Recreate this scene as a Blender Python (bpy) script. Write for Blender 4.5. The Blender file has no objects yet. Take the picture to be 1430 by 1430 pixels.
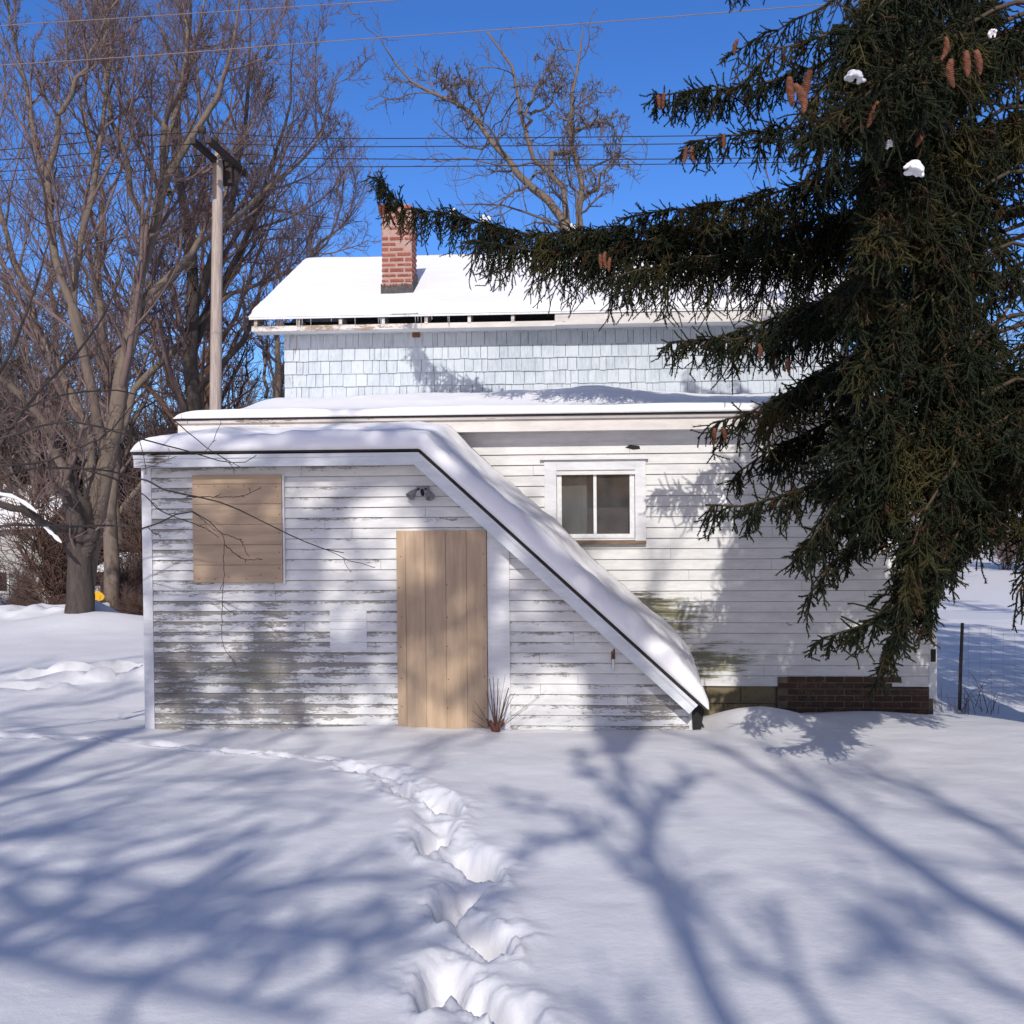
import bpy, math, random
import numpy as np
from mathutils import Matrix, Vector
R_ = math.radians
C = bpy.context.scene.collection
SC = bpy.context.scene

# ------------------------------------------------------------------ camera
F = 1400.0; CAMZ = 2.26; TH = math.atan(25/1400); RO = R_(0.5)
fw = np.array([0, math.cos(TH), -math.sin(TH)]); up_ = np.array([0, math.sin(TH), math.cos(TH)]); rx = np.array([1.0, 0, 0])
rt = math.cos(RO)*rx - math.sin(RO)*up_; u2 = math.sin(RO)*rx + math.cos(RO)*up_
CAM = np.array([0, 0, CAMZ])
cam = bpy.data.cameras.new('camera'); co = bpy.data.objects.new('camera', cam); C.objects.link(co)
cam.sensor_width = 36; cam.lens = 36*F/1430; cam.clip_end = 3000; cam.clip_start = 0.05
m = Matrix.Identity(4)
for i in range(3):
    m[i][0] = rt[i]; m[i][1] = u2[i]; m[i][2] = -fw[i]; m[i][3] = CAM[i]
co.matrix_world = m; SC.camera = co
# ------------------------------------------------------------------ sun, sky, exposure
SUN_EL = R_(34); SUN_AZ = R_(4)            # azimuth: degrees to the left of straight behind the camera
tosun = np.array([-math.sin(SUN_AZ)*math.cos(SUN_EL), -math.cos(SUN_AZ)*math.cos(SUN_EL), math.sin(SUN_EL)])
W = bpy.data.worlds.new('World'); SC.world = W; W.use_nodes = True
nt = W.node_tree; nt.nodes.clear()
sky = nt.nodes.new('ShaderNodeTexSky'); sky.sky_type = 'NISHITA'; sky.sun_disc = False
sky.sun_elevation = SUN_EL; sky.sun_rotation = math.pi + SUN_AZ; sky.altitude = 200; sky.air_density = 1.0; sky.dust_density = 0.3; sky.ozone_density = 3.0
bg = nt.nodes.new('ShaderNodeBackground'); bg.inputs[1].default_value = 0.125
wo = nt.nodes.new('ShaderNodeOutputWorld'); hs = nt.nodes.new('ShaderNodeHueSaturation'); hs.inputs['Saturation'].default_value = 1.15; nt.links.new(sky.outputs[0], hs.inputs['Color']); tc = nt.nodes.new('ShaderNodeTexCoord'); sp_ = nt.nodes.new('ShaderNodeSeparateXYZ'); nt.links.new(tc.outputs['Generated'], sp_.inputs[0])
mr = nt.nodes.new('ShaderNodeMapRange'); mr.inputs[1].default_value = .25; mr.inputs[2].default_value = .85; mr.interpolation_type = 'SMOOTHSTEP'; nt.links.new(sp_.outputs[1], mr.inputs[0])
tn = nt.nodes.new('ShaderNodeMix'); tn.data_type = 'RGBA'; tn.inputs[6].default_value = (1.82, 1.25, 1.16, 1); tn.inputs[7].default_value = (.56, .80, 1.22, 1); nt.links.new(mr.outputs[0], tn.inputs[0])   # pale bright sky round the sun, deep blue away from it
ml = nt.nodes.new('ShaderNodeMix'); ml.data_type = 'RGBA'; ml.blend_type = 'MULTIPLY'; ml.inputs[0].default_value = 1; nt.links.new(hs.outputs[0], ml.inputs[6]); nt.links.new(tn.outputs[2], ml.inputs[7]); nt.links.new(ml.outputs[2], bg.inputs[0]); nt.links.new(bg.outputs[0], wo.inputs[0])
sl = bpy.data.lights.new('sun', 'SUN'); sl.energy = 3.8; sl.angle = R_(0.53); sl.color = (1.0, 0.95, 0.88)
so = bpy.data.objects.new('sun', sl); C.objects.link(so); so.rotation_euler = Vector(tosun).to_track_quat('Z', 'Y').to_euler(); so.location = (0, 0, 40)
SC.view_settings.view_transform = 'Standard'; SC.view_settings.look = 'None'; SC.view_settings.exposure = 0.0; SC.view_settings.gamma = 1
SC.view_settings.use_curve_mapping = False

# ------------------------------------------------------------------ geometry helpers
def ray(px, py): return fw + rt*(px-715)/F + u2*(715-py)/F
def P(px, py, Y):
    w = ray(px, py); return CAM + w*(Y/w[1])
PH = R_(3.6); D0 = 9.9
EX = np.array([math.cos(PH), -math.sin(PH), 0]); EY = np.array([math.sin(PH), math.cos(PH), 0]); OO = np.array([0, D0, 0])
def FP(px, py, d):
    w = ray(px, py); t = (d-(CAM-OO) @ EY)/(w @ EY); p = CAM + w*t
    return float((p-OO) @ EX), float(p[2])
def toW(lx, d, z): return OO + EX*lx + EY*d + np.array([0, 0, z])
def nrm(a): return a/np.maximum(np.linalg.norm(a, axis=-1, keepdims=True), 1e-9)

def mesh_np(name, V, faces_list, mat, smooth=False):
    """faces_list: list of int arrays (n,k) with k = 3 or 4"""
    me = bpy.data.meshes.new(name)
    V = np.asarray(V, dtype=np.float32); me.vertices.add(len(V)); me.vertices.foreach_set('co', V.ravel())
    nl = sum(f.size for f in faces_list); npol = sum(len(f) for f in faces_list)
    me.loops.add(nl); me.polygons.add(npol)
    me.loops.foreach_set('vertex_index', np.concatenate([f.ravel() for f in faces_list]).astype(np.int32))
    st = []; o = 0
    for f in faces_list:
        st.append(o + np.arange(len(f))*f.shape[1]); o += f.size
    me.polygons.foreach_set('loop_start', np.concatenate(st).astype(np.int32))
    if smooth: me.polygons.foreach_set('use_smooth', np.ones(npol, dtype=bool))
    me.update(calc_edges=True); me.validate()
    if mat: me.materials.append(mat)
    return me
def link(name, me, parent=None):
    o = bpy.data.objects.new(name, me); C.objects.link(o)
    if parent: o.parent = parent
    return o
def tag(o, label=None, cat=None, group=None, kind=None):
    for k, v in (('label', label), ('category', cat), ('group', group), ('kind', kind)):
        if v: o[k] = v
    return o
def empty(name, loc=(0, 0, 0), rz=0, label=None, cat=None, group=None):
    o = bpy.data.objects.new(name, None); C.objects.link(o); o.location = loc; o.rotation_euler = (0, 0, rz); o.empty_display_size = .2
    return tag(o, label, cat, group)
class MB:
    def __init__(s): s.v = []; s.f = []
    def quad(s, *p):
        n = len(s.v); s.v += [tuple(q) for q in p]; s.f.append(tuple(range(n, n+len(p))))
    def box(s, x0, x1, y0, y1, z0, z1):
        n = len(s.v)
        s.v += [(x, y, z) for z in (z0, z1) for y in (y0, y1) for x in (x0, x1)]
        s.f += [tuple(n+i for i in q) for q in ((0, 2, 3, 1), (4, 5, 7, 6), (0, 1, 5, 4), (2, 6, 7, 3), (0, 4, 6, 2), (1, 3, 7, 5))]
    def prism(s, pts, y0, y1):          # polygon in x,z extruded along y
        n = len(s.v); k = len(pts)
        s.v += [(x, y0, z) for x, z in pts] + [(x, y1, z) for x, z in pts]
        s.f.append(tuple(range(n, n+k))); s.f.append(tuple(range(n+2*k-1, n+k-1, -1)))
        for i in range(k): j = (i+1) % k; s.f.append((n+i, n+k+i, n+k+j, n+j))
    def hexa(s, p):                      # 8 points: 4 bottom, 4 top
        n = len(s.v); s.v += [tuple(q) for q in p]
        s.f += [tuple(n+i for i in q) for q in ((3, 2, 1, 0), (4, 5, 6, 7), (0, 1, 5, 4), (1, 2, 6, 5), (2, 3, 7, 6), (3, 0, 4, 7))]
    def build(s, name, mat, parent=None, bevel=0, smooth=False):
        me = bpy.data.meshes.new(name); me.from_pydata(s.v, [], s.f); me.update()
        if mat: me.materials.append(mat)
        if smooth: me.polygons.foreach_set('use_smooth', [True]*len(me.polygons))
        o = link(name, me, parent)
        if bevel:
            b = o.modifiers.new('bevel', 'BEVEL'); b.width = bevel; b.segments = 2; b.limit_method = 'ANGLE'
        return o
class Tubes:
    def __init__(s): s.V = []; s.Fq = []; s.n = 0
    def add(s, Pn, Rn, sides=3):
        Pn = np.asarray(Pn, float); Rn = np.asarray(Rn, float)
        if Pn.ndim == 2: Pn = Pn[None]; Rn = Rn[None]
        N, K, _ = Pn.shape
        T = np.empty_like(Pn); T[:, 1:-1] = Pn[:, 2:]-Pn[:, :-2]; T[:, 0] = Pn[:, 1]-Pn[:, 0]; T[:, -1] = Pn[:, -1]-Pn[:, -2]
        T = nrm(T); m = nrm(T.mean(axis=1)); ref = np.where(np.abs(m[:, 2:3]) < .8, np.array([[0, 0, 1.]]), np.array([[1., 0, 0]]))
        u = ref[:, None, :] - (ref[:, None, :]*T).sum(-1, keepdims=True)*T; u = nrm(u); v = np.cross(T, u)
        a = np.arange(sides)*2*math.pi/sides
        ring = Pn[:, :, None, :] + Rn[:, :, None, None]*(np.cos(a)[None, None, :, None]*u[:, :, None, :] + np.sin(a)[None, None, :, None]*v[:, :, None, :])
        s.V.append(ring.reshape(-1, 3))
        idx = s.n + np.arange(N*K*sides).reshape(N, K, sides); nx = np.roll(idx, -1, axis=2)
        q = np.stack([idx[:, :-1], nx[:, :-1], nx[:, 1:], idx[:, 1:]], axis=-1).reshape(-1, 4); s.Fq.append(q); s.n += N*K*sides
    def build(s, name, mat, parent=None, smooth=True):
        return link(name, mesh_np(name, np.concatenate(s.V), [np.concatenate(s.Fq)], mat, smooth), parent)
def resample(pts, K, jit=0, rng=None):
    p = np.asarray(pts, float); d = np.r_[0, np.cumsum(np.linalg.norm(np.diff(p, axis=0), axis=1))]
    # smooth through the points (Catmull-Rom), then even spacing
    t = np.linspace(0, len(p)-1, max(60, K*4)); i = np.minimum(t.astype(int), len(p)-2); f = (t-i)[:, None]
    p0 = p[np.maximum(i-1, 0)]; p1 = p[i]; p2 = p[i+1]; p3 = p[np.minimum(i+2, len(p)-1)]
    q = .5*((2*p1)+(-p0+p2)*f+(2*p0-5*p1+4*p2-p3)*f**2+(-p0+3*p1-3*p2+p3)*f**3)
    d = np.r_[0, np.cumsum(np.linalg.norm(np.diff(q, axis=0), axis=1))]; s = np.linspace(0, d[-1], K)
    o = np.stack([np.interp(s, d, q[:, k]) for k in range(3)], axis=1)
    if jit: o[1:-1] += rng.normal(0, jit, (K-2, 3))
    return o
def spawn(Pn, Rn, n, rng, t=(.2, 1), ang=45, angv=12, lr=.4, fall=.5, K=5, up=.15, wig=.12, rr=.6, rmin=.003, lmin=0, flat=0):
    N, K0, _ = Pn.shape
    tt = t[0]+(t[1]-t[0])*((np.arange(n)[None]+rng.random((N, n)))/n)
    f = tt*(K0-1); i = np.minimum(f.astype(int), K0-2); a = (f-i)[..., None]; r = np.arange(N)[:, None]
    pos = Pn[r, i]*(1-a)+Pn[r, i+1]*a; tan = nrm(Pn[r, i+1]-Pn[r, i]); rad = Rn[r, i]*(1-a[..., 0])+Rn[r, i+1]*a[..., 0]
    L = np.linalg.norm(np.diff(Pn, axis=1), axis=-1).sum(1)[:, None]
    ref = np.where(np.abs(tan[..., 2:3]) < .85, np.array([0, 0, 1.]), np.array([1., 0, 0])); u = nrm(np.cross(tan, ref)); v = np.cross(tan, u)
    az = (np.arange(n)*2.4)[None]+rng.random((N, 1))*6.28+rng.normal(0, .5, (N, n))
    an = np.radians(ang+rng.normal(0, angv, (N, n)))[..., None]; az = az[..., None]
    d = np.cos(an)*tan+np.sin(an)*(np.cos(az)*u+np.sin(az)*v)
    ln = np.maximum(L*lr*(1-fall*tt)*(.55+.9*rng.random((N, n))), lmin)
    M = N*n; d = nrm(d).reshape(M, 3); cur = pos.reshape(M, 3); st = (ln.reshape(M)/(K-1))[:, None]
    out = [cur]
    for k in range(K-1):
        d = d+rng.normal(0, wig, (M, 3)); d[:, 2] += up; d = nrm(d); cur = cur+d*st; out.append(cur)
    O = np.stack(out, axis=1); r0 = np.maximum(rad.reshape(M)*rr, rmin*1.15)
    Rr = r0[:, None]+(rmin-r0[:, None])*(np.linspace(0, 1, K)[None]**.8)
    return O, Rr

# ------------------------------------------------------------------ noise (for the snow surface)
def vnoise(x, y, seed=0):
    rng = np.random.default_rng(seed); T = rng.random((256, 256))
    xi = np.floor(x).astype(int); yi = np.floor(y).astype(int); fx = x-xi; fy = y-yi
    fx = fx*fx*fx*(fx*(fx*6-15)+10); fy = fy*fy*fy*(fy*(fy*6-15)+10)
    g = lambda a, b: T[a % 256, b % 256]
    return (g(xi, yi)*(1-fx)+g(xi+1, yi)*fx)*(1-fy)+(g(xi, yi+1)*(1-fx)+g(xi+1, yi+1)*fx)*fy - .5
def sstep(a, b, x): t = np.clip((x-a)/(b-a), 0, 1); return t*t*(3-2*t)

# ------------------------------------------------------------------ materials
def mat(name):
    m = bpy.data.materials.new(name); m.use_nodes = True; n = m.node_tree; b = n.nodes['Principled BSDF']
    b.inputs['Roughness'].default_value = .8; b.inputs['Specular IOR Level'].default_value = .25
    return m, n, b
def N_(n, t, **k):
    o = n.nodes.new(t)
    for a, v in k.items(): setattr(o, a, v)
    return o
def noise(n, vec, scale, detail=4, rough=.6, scl=(1, 1, 1), loc=(0, 0, 0)):
    mp = N_(n, 'ShaderNodeMapping'); mp.inputs['Scale'].default_value = scl; mp.inputs['Location'].default_value = loc
    n.links.new(vec, mp.inputs['Vector'])
    x = N_(n, 'ShaderNodeTexNoise'); x.inputs['Scale'].default_value = scale; x.inputs['Detail'].default_value = detail; x.inputs['Roughness'].default_value = rough
    n.links.new(mp.outputs[0], x.inputs['Vector']); return x.outputs['Fac']
def math_(n, op, a, b=None, c=None, clamp=False):
    x = N_(n, 'ShaderNodeMath', operation=op); x.use_clamp = clamp
    for i, v in enumerate((a, b, c)):
        if v is None: continue
        if isinstance(v, (int, float)): x.inputs[i].default_value = v
        else: n.links.new(v, x.inputs[i])
    return x.outputs[0]
def rng_(n, v, a, b, c=0, d=1, smooth=True):
    x = N_(n, 'ShaderNodeMapRange'); x.interpolation_type = 'SMOOTHSTEP' if smooth else 'LINEAR'
    for i, q in enumerate((a, b, c, d)): x.inputs[i+1].default_value = q
    n.links.new(v, x.inputs[0]); return x.outputs[0]
def mix(n, f, a, b):
    x = N_(n, 'ShaderNodeMix', data_type='RGBA')
    if isinstance(f, (int, float)): x.inputs[0].default_value = f
    else: n.links.new(f, x.inputs[0])
    for i, v in ((6, a), (7, b)):
        if isinstance(v, tuple): x.inputs[i].default_value = (*v, 1)
        else: n.links.new(v, x.inputs[i])
    return x.outputs[2]
def bump(n, b, h, strength=.3, dist=.01):
    x = N_(n, 'ShaderNodeBump'); x.inputs['Strength'].default_value = strength; x.inputs['Distance'].default_value = dist
    n.links.new(h, x.inputs['Height']); n.links.new(x.outputs[0], b.inputs['Normal'])
def ocoord(n): return N_(n, 'ShaderNodeTexCoord').outputs['Object']
def xyz(n, v):
    s = N_(n, 'ShaderNodeSeparateXYZ'); n.links.new(v, s.inputs[0]); return s.outputs
def island(n): return N_(n, 'ShaderNodeNewGeometry').outputs['Random Per Island']
def simple(name, c1, c2=None, scale=8, scl=(1, 1, 1), rough=.8, bmp=.2, bd=.01, spec=.25):
    m, n, b = mat(name); v = ocoord(n); b.inputs['Roughness'].default_value = rough; b.inputs['Specular IOR Level'].default_value = spec
    f = noise(n, v, scale, 5, .65, scl); n.links.new(mix(n, rng_(n, f, .3, .7), c1, c2 or tuple(.7*q for q in c1)), b.inputs['Base Color'])
    if bmp: bump(n, b, f, bmp, bd)
    return m
M = {}
def snow_mat(name, fine=1.6, col=(.715, .705, .72)):
    m, n, b = mat(name); v = ocoord(n)
    b.inputs['Base Color'].default_value = (*col, 1); b.inputs['Roughness'].default_value = .6
    h = math_(n, 'ADD', math_(n, 'MULTIPLY', noise(n, v, 9, 4), 1.0), math_(n, 'MULTIPLY', noise(n, v, 160, 2), .12*fine))
    bump(n, b, h, .35, .02); return m
M['snow'] = snow_mat('snow'); M['snowcap'] = snow_mat('roof snow', .8, (.82, .81, .82))
def paint_mat(name, expo, z0, peel, wood=(.25, .235, .215), stains=(), paint=(.68, .675, .655)):
    m, n, b = mat(name); v = ocoord(n); x = xyz(n, v)
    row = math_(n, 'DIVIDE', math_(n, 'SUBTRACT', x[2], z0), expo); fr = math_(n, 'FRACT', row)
    a = noise(n, v, 3.2, 7, .75, (1, 1, 8)); bb = noise(n, v, 22, 6, .8, (1, 1, 3.0)); c = noise(n, v, 1.1, 3, .5)
    isl = island(n)
    s = math_(n, 'ADD', math_(n, 'MULTIPLY', a, .55), math_(n, 'MULTIPLY', bb, .4)); s = math_(n, 'ADD', s, math_(n, 'MULTIPLY', c, .36))
    s = math_(n, 'ADD', s, math_(n, 'MULTIPLY', isl, .07))
    s = math_(n, 'ADD', s, rng_(n, fr, .25, 1.0, 0, .10))
    s = math_(n, 'ADD', s, rng_(n, x[2], 0.0, 2.4, .035, -.05))            # more bare wood low on the wall
    s = math_(n, 'ADD', s, rng_(n, x[0], -4.0, 0.4, .03, -.06))
    f = rng_(n, s, .885-peel, .935-peel)
    wv = noise(n, v, 5, 5, .7, (1, 1, 14)); wcol = mix(n, wv, tuple(.6*q for q in wood), tuple(1.45*q for q in wood))
    pcol = mix(n, rng_(n, noise(n, v, 3, 5, .7, (1, 1, 4)), .3, .75), paint, tuple(q*.8 for q in paint))
    col = mix(n, f, pcol, wcol)
    for (sx, sz, wx, wz, amt, sc) in stains:                               # algae patches with a place of their own
        ex = math_(n, 'POWER', math_(n, 'DIVIDE', math_(n, 'SUBTRACT', x[0], sx), wx), 2.0); ez = math_(n, 'POWER', math_(n, 'DIVIDE', math_(n, 'SUBTRACT', x[2], sz), wz), 2.0)
        g = math_(n, 'EXPONENT', math_(n, 'MULTIPLY', math_(n, 'ADD', ex, ez), -1.0))
        q = math_(n, 'ADD', math_(n, 'MULTIPLY', g, .62), math_(n, 'MULTIPLY', math_(n, 'SUBTRACT', noise(n, v, 2.2, 7, .8, (1, 1, 11), (sx, 0, sz)), .5), 2.0))
        q = math_(n, 'MULTIPLY', rng_(n, q, .38, .62), amt); col = mix(n, q, col, sc)
    if expo < 1: col = mix(n, math_(n, 'MULTIPLY', rng_(n, fr, .915, .975), rng_(n, bb, .25, .55, .45, .95)), col, (.12, .112, .105))      # grime and painted lap shadow along the top of each board
    n.links.new(col, b.inputs['Base Color']); b.inputs['Roughness'].default_value = .75
    h = math_(n, 'SUBTRACT', math_(n, 'MULTIPLY', wv, .4), f); bump(n, b, h, .5, .004)
    return m
GRN = (.19, .185, .105); BLK = (.085, .078, .06)
EXPV = .1035; EXPW = .1195
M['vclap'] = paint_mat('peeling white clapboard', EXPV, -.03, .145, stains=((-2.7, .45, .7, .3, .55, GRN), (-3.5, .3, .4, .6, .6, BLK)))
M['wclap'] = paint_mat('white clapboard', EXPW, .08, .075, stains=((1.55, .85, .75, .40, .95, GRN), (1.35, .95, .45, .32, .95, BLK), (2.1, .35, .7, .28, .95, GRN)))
M['trim'] = paint_mat('white trim paint', 10, -3, .06, paint=(.70, .70, .705))
M['fascia'] = paint_mat('worn fascia paint', 10, -3, .13, wood=(.30, .22, .16), paint=(.68, .64, .60))
M['vfascia'] = paint_mat('white fascia paint', 10, -3, .02, paint=(.66, .68, .70), stains=((-3.5, 2.6, .25, .12, .95, (.10, .075, .05)),))
def shingle_mat():
    m, n, b = mat('painted wood shingle'); v = ocoord(n); isl = island(n)
    st = noise(n, v, 9, 6, .75, (6, 1, .8)); st2 = noise(n, v, 3, 3, .6)
    s = math_(n, 'ADD', math_(n, 'MULTIPLY', st, .8), math_(n, 'ADD', math_(n, 'MULTIPLY', isl, .15), math_(n, 'MULTIPLY', st2, .42)))
    col = mix(n, rng_(n, s, .55, 1.0), (.53, .575, .615), (.32, .37, .41))
    x = xyz(n, v); rust = math_(n, 'MULTIPLY', rng_(n, x[0], -3.30, -3.42), rng_(n, noise(n, v, 12, 4, .7, (1.5, 1, .5)), .55, .7)); col = mix(n, rust, col, (.25, .13, .07))
    n.links.new(col, b.inputs['Base Color']); bump(n, b, st, .4, .004); return m
M['shingle'] = shingle_mat()
M['ply'] = simple('tan plywood siding', (.47, .345, .235), (.38, .275, .18), 3, (5, 1, .6), .85, .1, .002)
M['plyh'] = simple('tan plywood siding sideways grain', (.47, .345, .235), (.38, .275, .18), 3, (.6, 1, 5), .85, .1, .002)
M['dark'] = simple('dark stained wood', (.03, .026, .024), (.018, .016, .015), 10)
M['darkgap'] = simple('dark timber', (.045, .035, .028), (.02, .017, .015), 8)
M['sash'] = simple('white sash paint', (.74, .74, .73), (.6, .6, .59), 20, rough=.55)
M['sill'] = simple('rotted sill wood', (.22, .15, .10), (.12, .085, .065), 8, (1, 1, 6))
M['brick'] = None
def brick_mat(name, c1, c2, c3):
    m, n, b = mat(name); v = ocoord(n); isl = island(n)
    col = mix(n, isl, c1, c2); f = noise(n, v, 18, 6, .7); col = mix(n, rng_(n, f, .52, .7), col, c3)
    n.links.new(col, b.inputs['Base Color']); b.inputs['Roughness'].default_value = .9; bump(n, b, f, .6, .006); return m
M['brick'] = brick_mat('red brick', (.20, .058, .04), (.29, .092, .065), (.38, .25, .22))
M['mortar'] = simple('pinkish mortar', (.42, .29, .25), (.33, .21, .175), 25, bmp=.5)
M['tar'] = simple('roof tar', (.05, .048, .05), (.10, .09, .09), 16)
M['block'] = brick_mat('concrete block', (.20, .165, .095), (.16, .13, .08), (.11, .11, .05))
M['brickd'] = brick_mat('stained shaded brick', (.085, .045, .032), (.05, .032, .024), (.15, .11, .07))  # stained brick, its colour also darkened for the shade along the foundation
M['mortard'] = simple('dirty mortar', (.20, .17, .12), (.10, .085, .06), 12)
M['wframe'] = M['sash']
M['metal'] = simple('grey metal', (.22, .22, .23), (.15, .15, .155), 20, rough=.5, spec=.5)
M['rust'] = simple('rusted iron', (.20, .085, .04), (.11, .05, .03), 40)
M['white'] = simple('white plastic', (.7, .7, .7), (.62, .62, .62), 20, rough=.5)
M['black'] = simple('black rubber and dark gaps', (.015, .015, .015), (.02, .02, .02), 10)
def bark(name, c1, c2, s=3):
    m, n, b = mat(name); v = ocoord(n); f = noise(n, v, s, 7, .75, (3, 3, .7)); g = noise(n, v, .6, 3)
    col = mix(n, rng_(n, f, .35, .7), c1, c2); n.links.new(mix(n, rng_(n, g, .4, .65), col, tuple(.75*q for q in c1)), b.inputs['Base Color'])
    b.inputs['Roughness'].default_value = .95; bump(n, b, f, .8, .03); return m
M['barkg'] = bark('grey brown bark', (.21, .165, .13), (.12, .092, .075))
M['barkm'] = bark('maple bark', (.085, .07, .062), (.045, .037, .034))  # bark colour darkened to stand for the shade on the broken front trunk
M['barkd'] = bark('dark wet bark', (.085, .07, .062), (.045, .038, .035))
M['barkr'] = bark('reddish bark', (.15, .085, .06), (.08, .05, .04))
M['twig'] = simple('purple brown twigs', (.185, .13, .12), (.115, .08, .075), 2, bmp=0)
M['twigr'] = simple('russet twigs', (.135, .082, .062), (.09, .058, .048), 2, bmp=0)
M['twigg'] = simple('grey twigs', (.16, .13, .115), (.10, .08, .075), 2, bmp=0)
M['pole'] = simple('weathered pole wood', (.47, .40, .36), (.27, .215, .185), 5, (8, 8, .4), bmp=.5)
M['arm'] = simple('dark crossarm timber', (.06, .045, .038), (.035, .028, .024), 5, (3, 3, 3))
M['wire'] = simple('wire', (.05, .045, .05), (.035, .03, .035), 3, bmp=0)
M['wirel'] = simple('pale service cable', (.22, .18, .18), (.18, .15, .15), 3, bmp=0)
def needle_mat():
    m, n, b = mat('spruce needles'); v = ocoord(n); isl = island(n)
    f = noise(n, v, 1.6, 4, .6); g = noise(n, v, 7, 2)
    c = mix(n, isl, (.008, .012, .0065), (.021, .026, .012)); c = mix(n, rng_(n, f, .50, .66), c, (.052, .046, .016)); c = mix(n, rng_(n, g, .54, .70), c, (.048, .028, .016))
    n.links.new(c, b.inputs['Base Color']); b.inputs['Roughness'].default_value = .7; b.inputs['Specular IOR Level'].default_value = .12; return m
M['needle'] = needle_mat()
M['sprtwig'] = simple('spruce twig bark', (.095, .06, .038), (.05, .036, .025), 6, bmp=0)
M['conem'] = simple('spruce cone', (.23, .09, .05), (.12, .05, .03), 60, bmp=.8)
M['fsid'] = simple('grey vinyl siding', (.40, .39, .37), (.36, .35, .34), 3)
M['yellow'] = simple('yellow sign paint', (.75, .42, .02), (.68, .38, .02), 3, rough=.5, bmp=0)

# ================================================================== SNOW GROUND
def base_z(x, y):
    x = np.asarray(x, float); y = np.asarray(y, float)
    z = np.interp(y, [-60, 0, 4, 9.6, 11.5, 21, 30, 50, 120, 900], [1.6, .66, .395, -.02, -.30, -.42, -1.35, -1.7, -1.9, -1.9])
    return z + .10*vnoise(x*.35+9, y*.35, 3)*np.clip(1-y/60, 0, 1)
def gpix(px, py):
    w = ray(px, py); t = np.linspace(2, 80, 8000); p = CAM+w*t[:, None]; k = np.argmax(p[:, 2] < base_z(p[:, 0], p[:, 1])); return p[k]
trail = [(715, 1440, .8), (680, 1395, .8), (612, 1368, .88), (680, 1300, .9), (632, 1258, 1), (668, 1205, 1), (603, 1175, 1), (618, 1128, 1.05), (560, 1100, .8), (545, 1078, .7), (495, 1070, .7), (455, 1060, .7), (400, 1055, .7), (345, 1050, .8), (290, 1046, .7), (232, 1040, .8), (165, 1036, .7), (110, 1033, .8), (40, 1031, .9), (-30, 1030, .9)]
tr = np.array([gpix(a, b)[:2] for a, b, _ in trail]); trs = [s for _, _, s in trail]
farprints = [gpix(a, b)[:2] for a, b in ((60, 950), (95, 948), (140, 945), (175, 940), (15, 965), (200, 938))]
def ground_z(x, y):
    z = base_z(x, y)
    z = z + .045*vnoise(x*.8, y*.8+4, 5)+.022*vnoise(x*2.3, y*2.3, 6)+.006*vnoise(x*7, y*7, 7)
    # footprints: a churned trough with deep holes and thrown-up rims
    nz = vnoise(x*9, y*9, 8)*.5+vnoise(x*22, y*22, 9)*.28+vnoise(x*50, y*50, 10)*.12
    dd = np.full(x.shape, 9.0)
    for a, b in zip(tr[:10], tr[1:11]):
        ab = b-a; t = np.clip(((x-a[0])*ab[0]+(y-a[1])*ab[1])/(ab @ ab), 0, 1); dd = np.minimum(dd, np.hypot(x-a[0]-t*ab[0], y-a[1]-t*ab[1]))
    d2 = dd+nz*.08
    z = z - .035*(1-sstep(.03, .17, d2)) + .014*np.exp(-((dd-.20)/.06)**2)*(1+1.8*nz)
    z = z + .045*nz*np.exp(-(dd/.17)**2)
    for i, (p, s) in enumerate(zip(tr, trs)):
        q = tr[min(i+1, len(tr)-1)]-tr[max(i-1, 0)]; q = q/np.hypot(*q)
        if i < 8: q = np.array([-.42, .91]) if i % 2 else np.array([.12, .99])
        lx = (x-p[0])*q[0]+(y-p[1])*q[1]; ly = -(x-p[0])*q[1]+(y-p[1])*q[0]
        r = np.hypot(lx/.34, ly/(.105+.058*np.clip(lx/.34, -1, 1)))/(s*.95) + nz*.42
        z = z - (.20 if i < 9 else .05)*s*(1-sstep(.30, 1.05, r)) + .016*np.exp(-((r-1.25)/.18)**2)*(1+2*nz)
    for p in farprints:
        r = np.hypot((x-p[0])/.5, (y-p[1])/.22)+nz*.6; z = z-.12*(1-sstep(.5, 1.1, r))+.09*np.exp(-((r-1.4)/.3)**2)
    # drift against the house foot, at the right of the stair enclosure
    lx = (x-OO[0])*EX[0]+(y-OO[1])*EX[1]; d = (x-OO[0])*EY[0]+(y-OO[1])*EY[1]
    z = z + .17*np.exp(-((lx-2.5)/.55)**2-((d-.55)/.5)**2)+.06*np.exp(-((lx-3.8)/.8)**2-((d-1.1)/.4)**2)
    z = z + .03*np.exp(-(np.clip(np.abs(d+.08), 0, 9)/.15)**2)*((lx > -3.8) & (lx < 1.9))*(1+2*vnoise(x*3, y*3, 12))
    z = z - .05*np.exp(-((lx-.6)/1.5)**2-((d+.0)/.5)**2)
    # ploughed bank along the road and the mound at the maple's foot
    z = z + (.42+.5*vnoise(x*1.3, y*1.3, 13)+.25*vnoise(x*3.5, y*3.5, 14))*np.exp(-((y-23.2-.15*x*.2)/.8)**2)*(x < -3)*sstep(-8.3, -9.6, x)
    z = z + .30*np.exp(-((x+8.9)/1.5)**2-((y-21.0)/1.2)**2)
    return z
def axis(segs):
    o = [segs[0][0]]
    for a, b, st in segs:
        n_ = max(1, int(round((b-a)/st))); o += list(np.linspace(a, b, n_+1)[1:])
    return np.array(o)
def geo(a, b, n_): return list(a+(b-a)*((np.linspace(0, 1, n_+1)[1:])**2.6))
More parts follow.
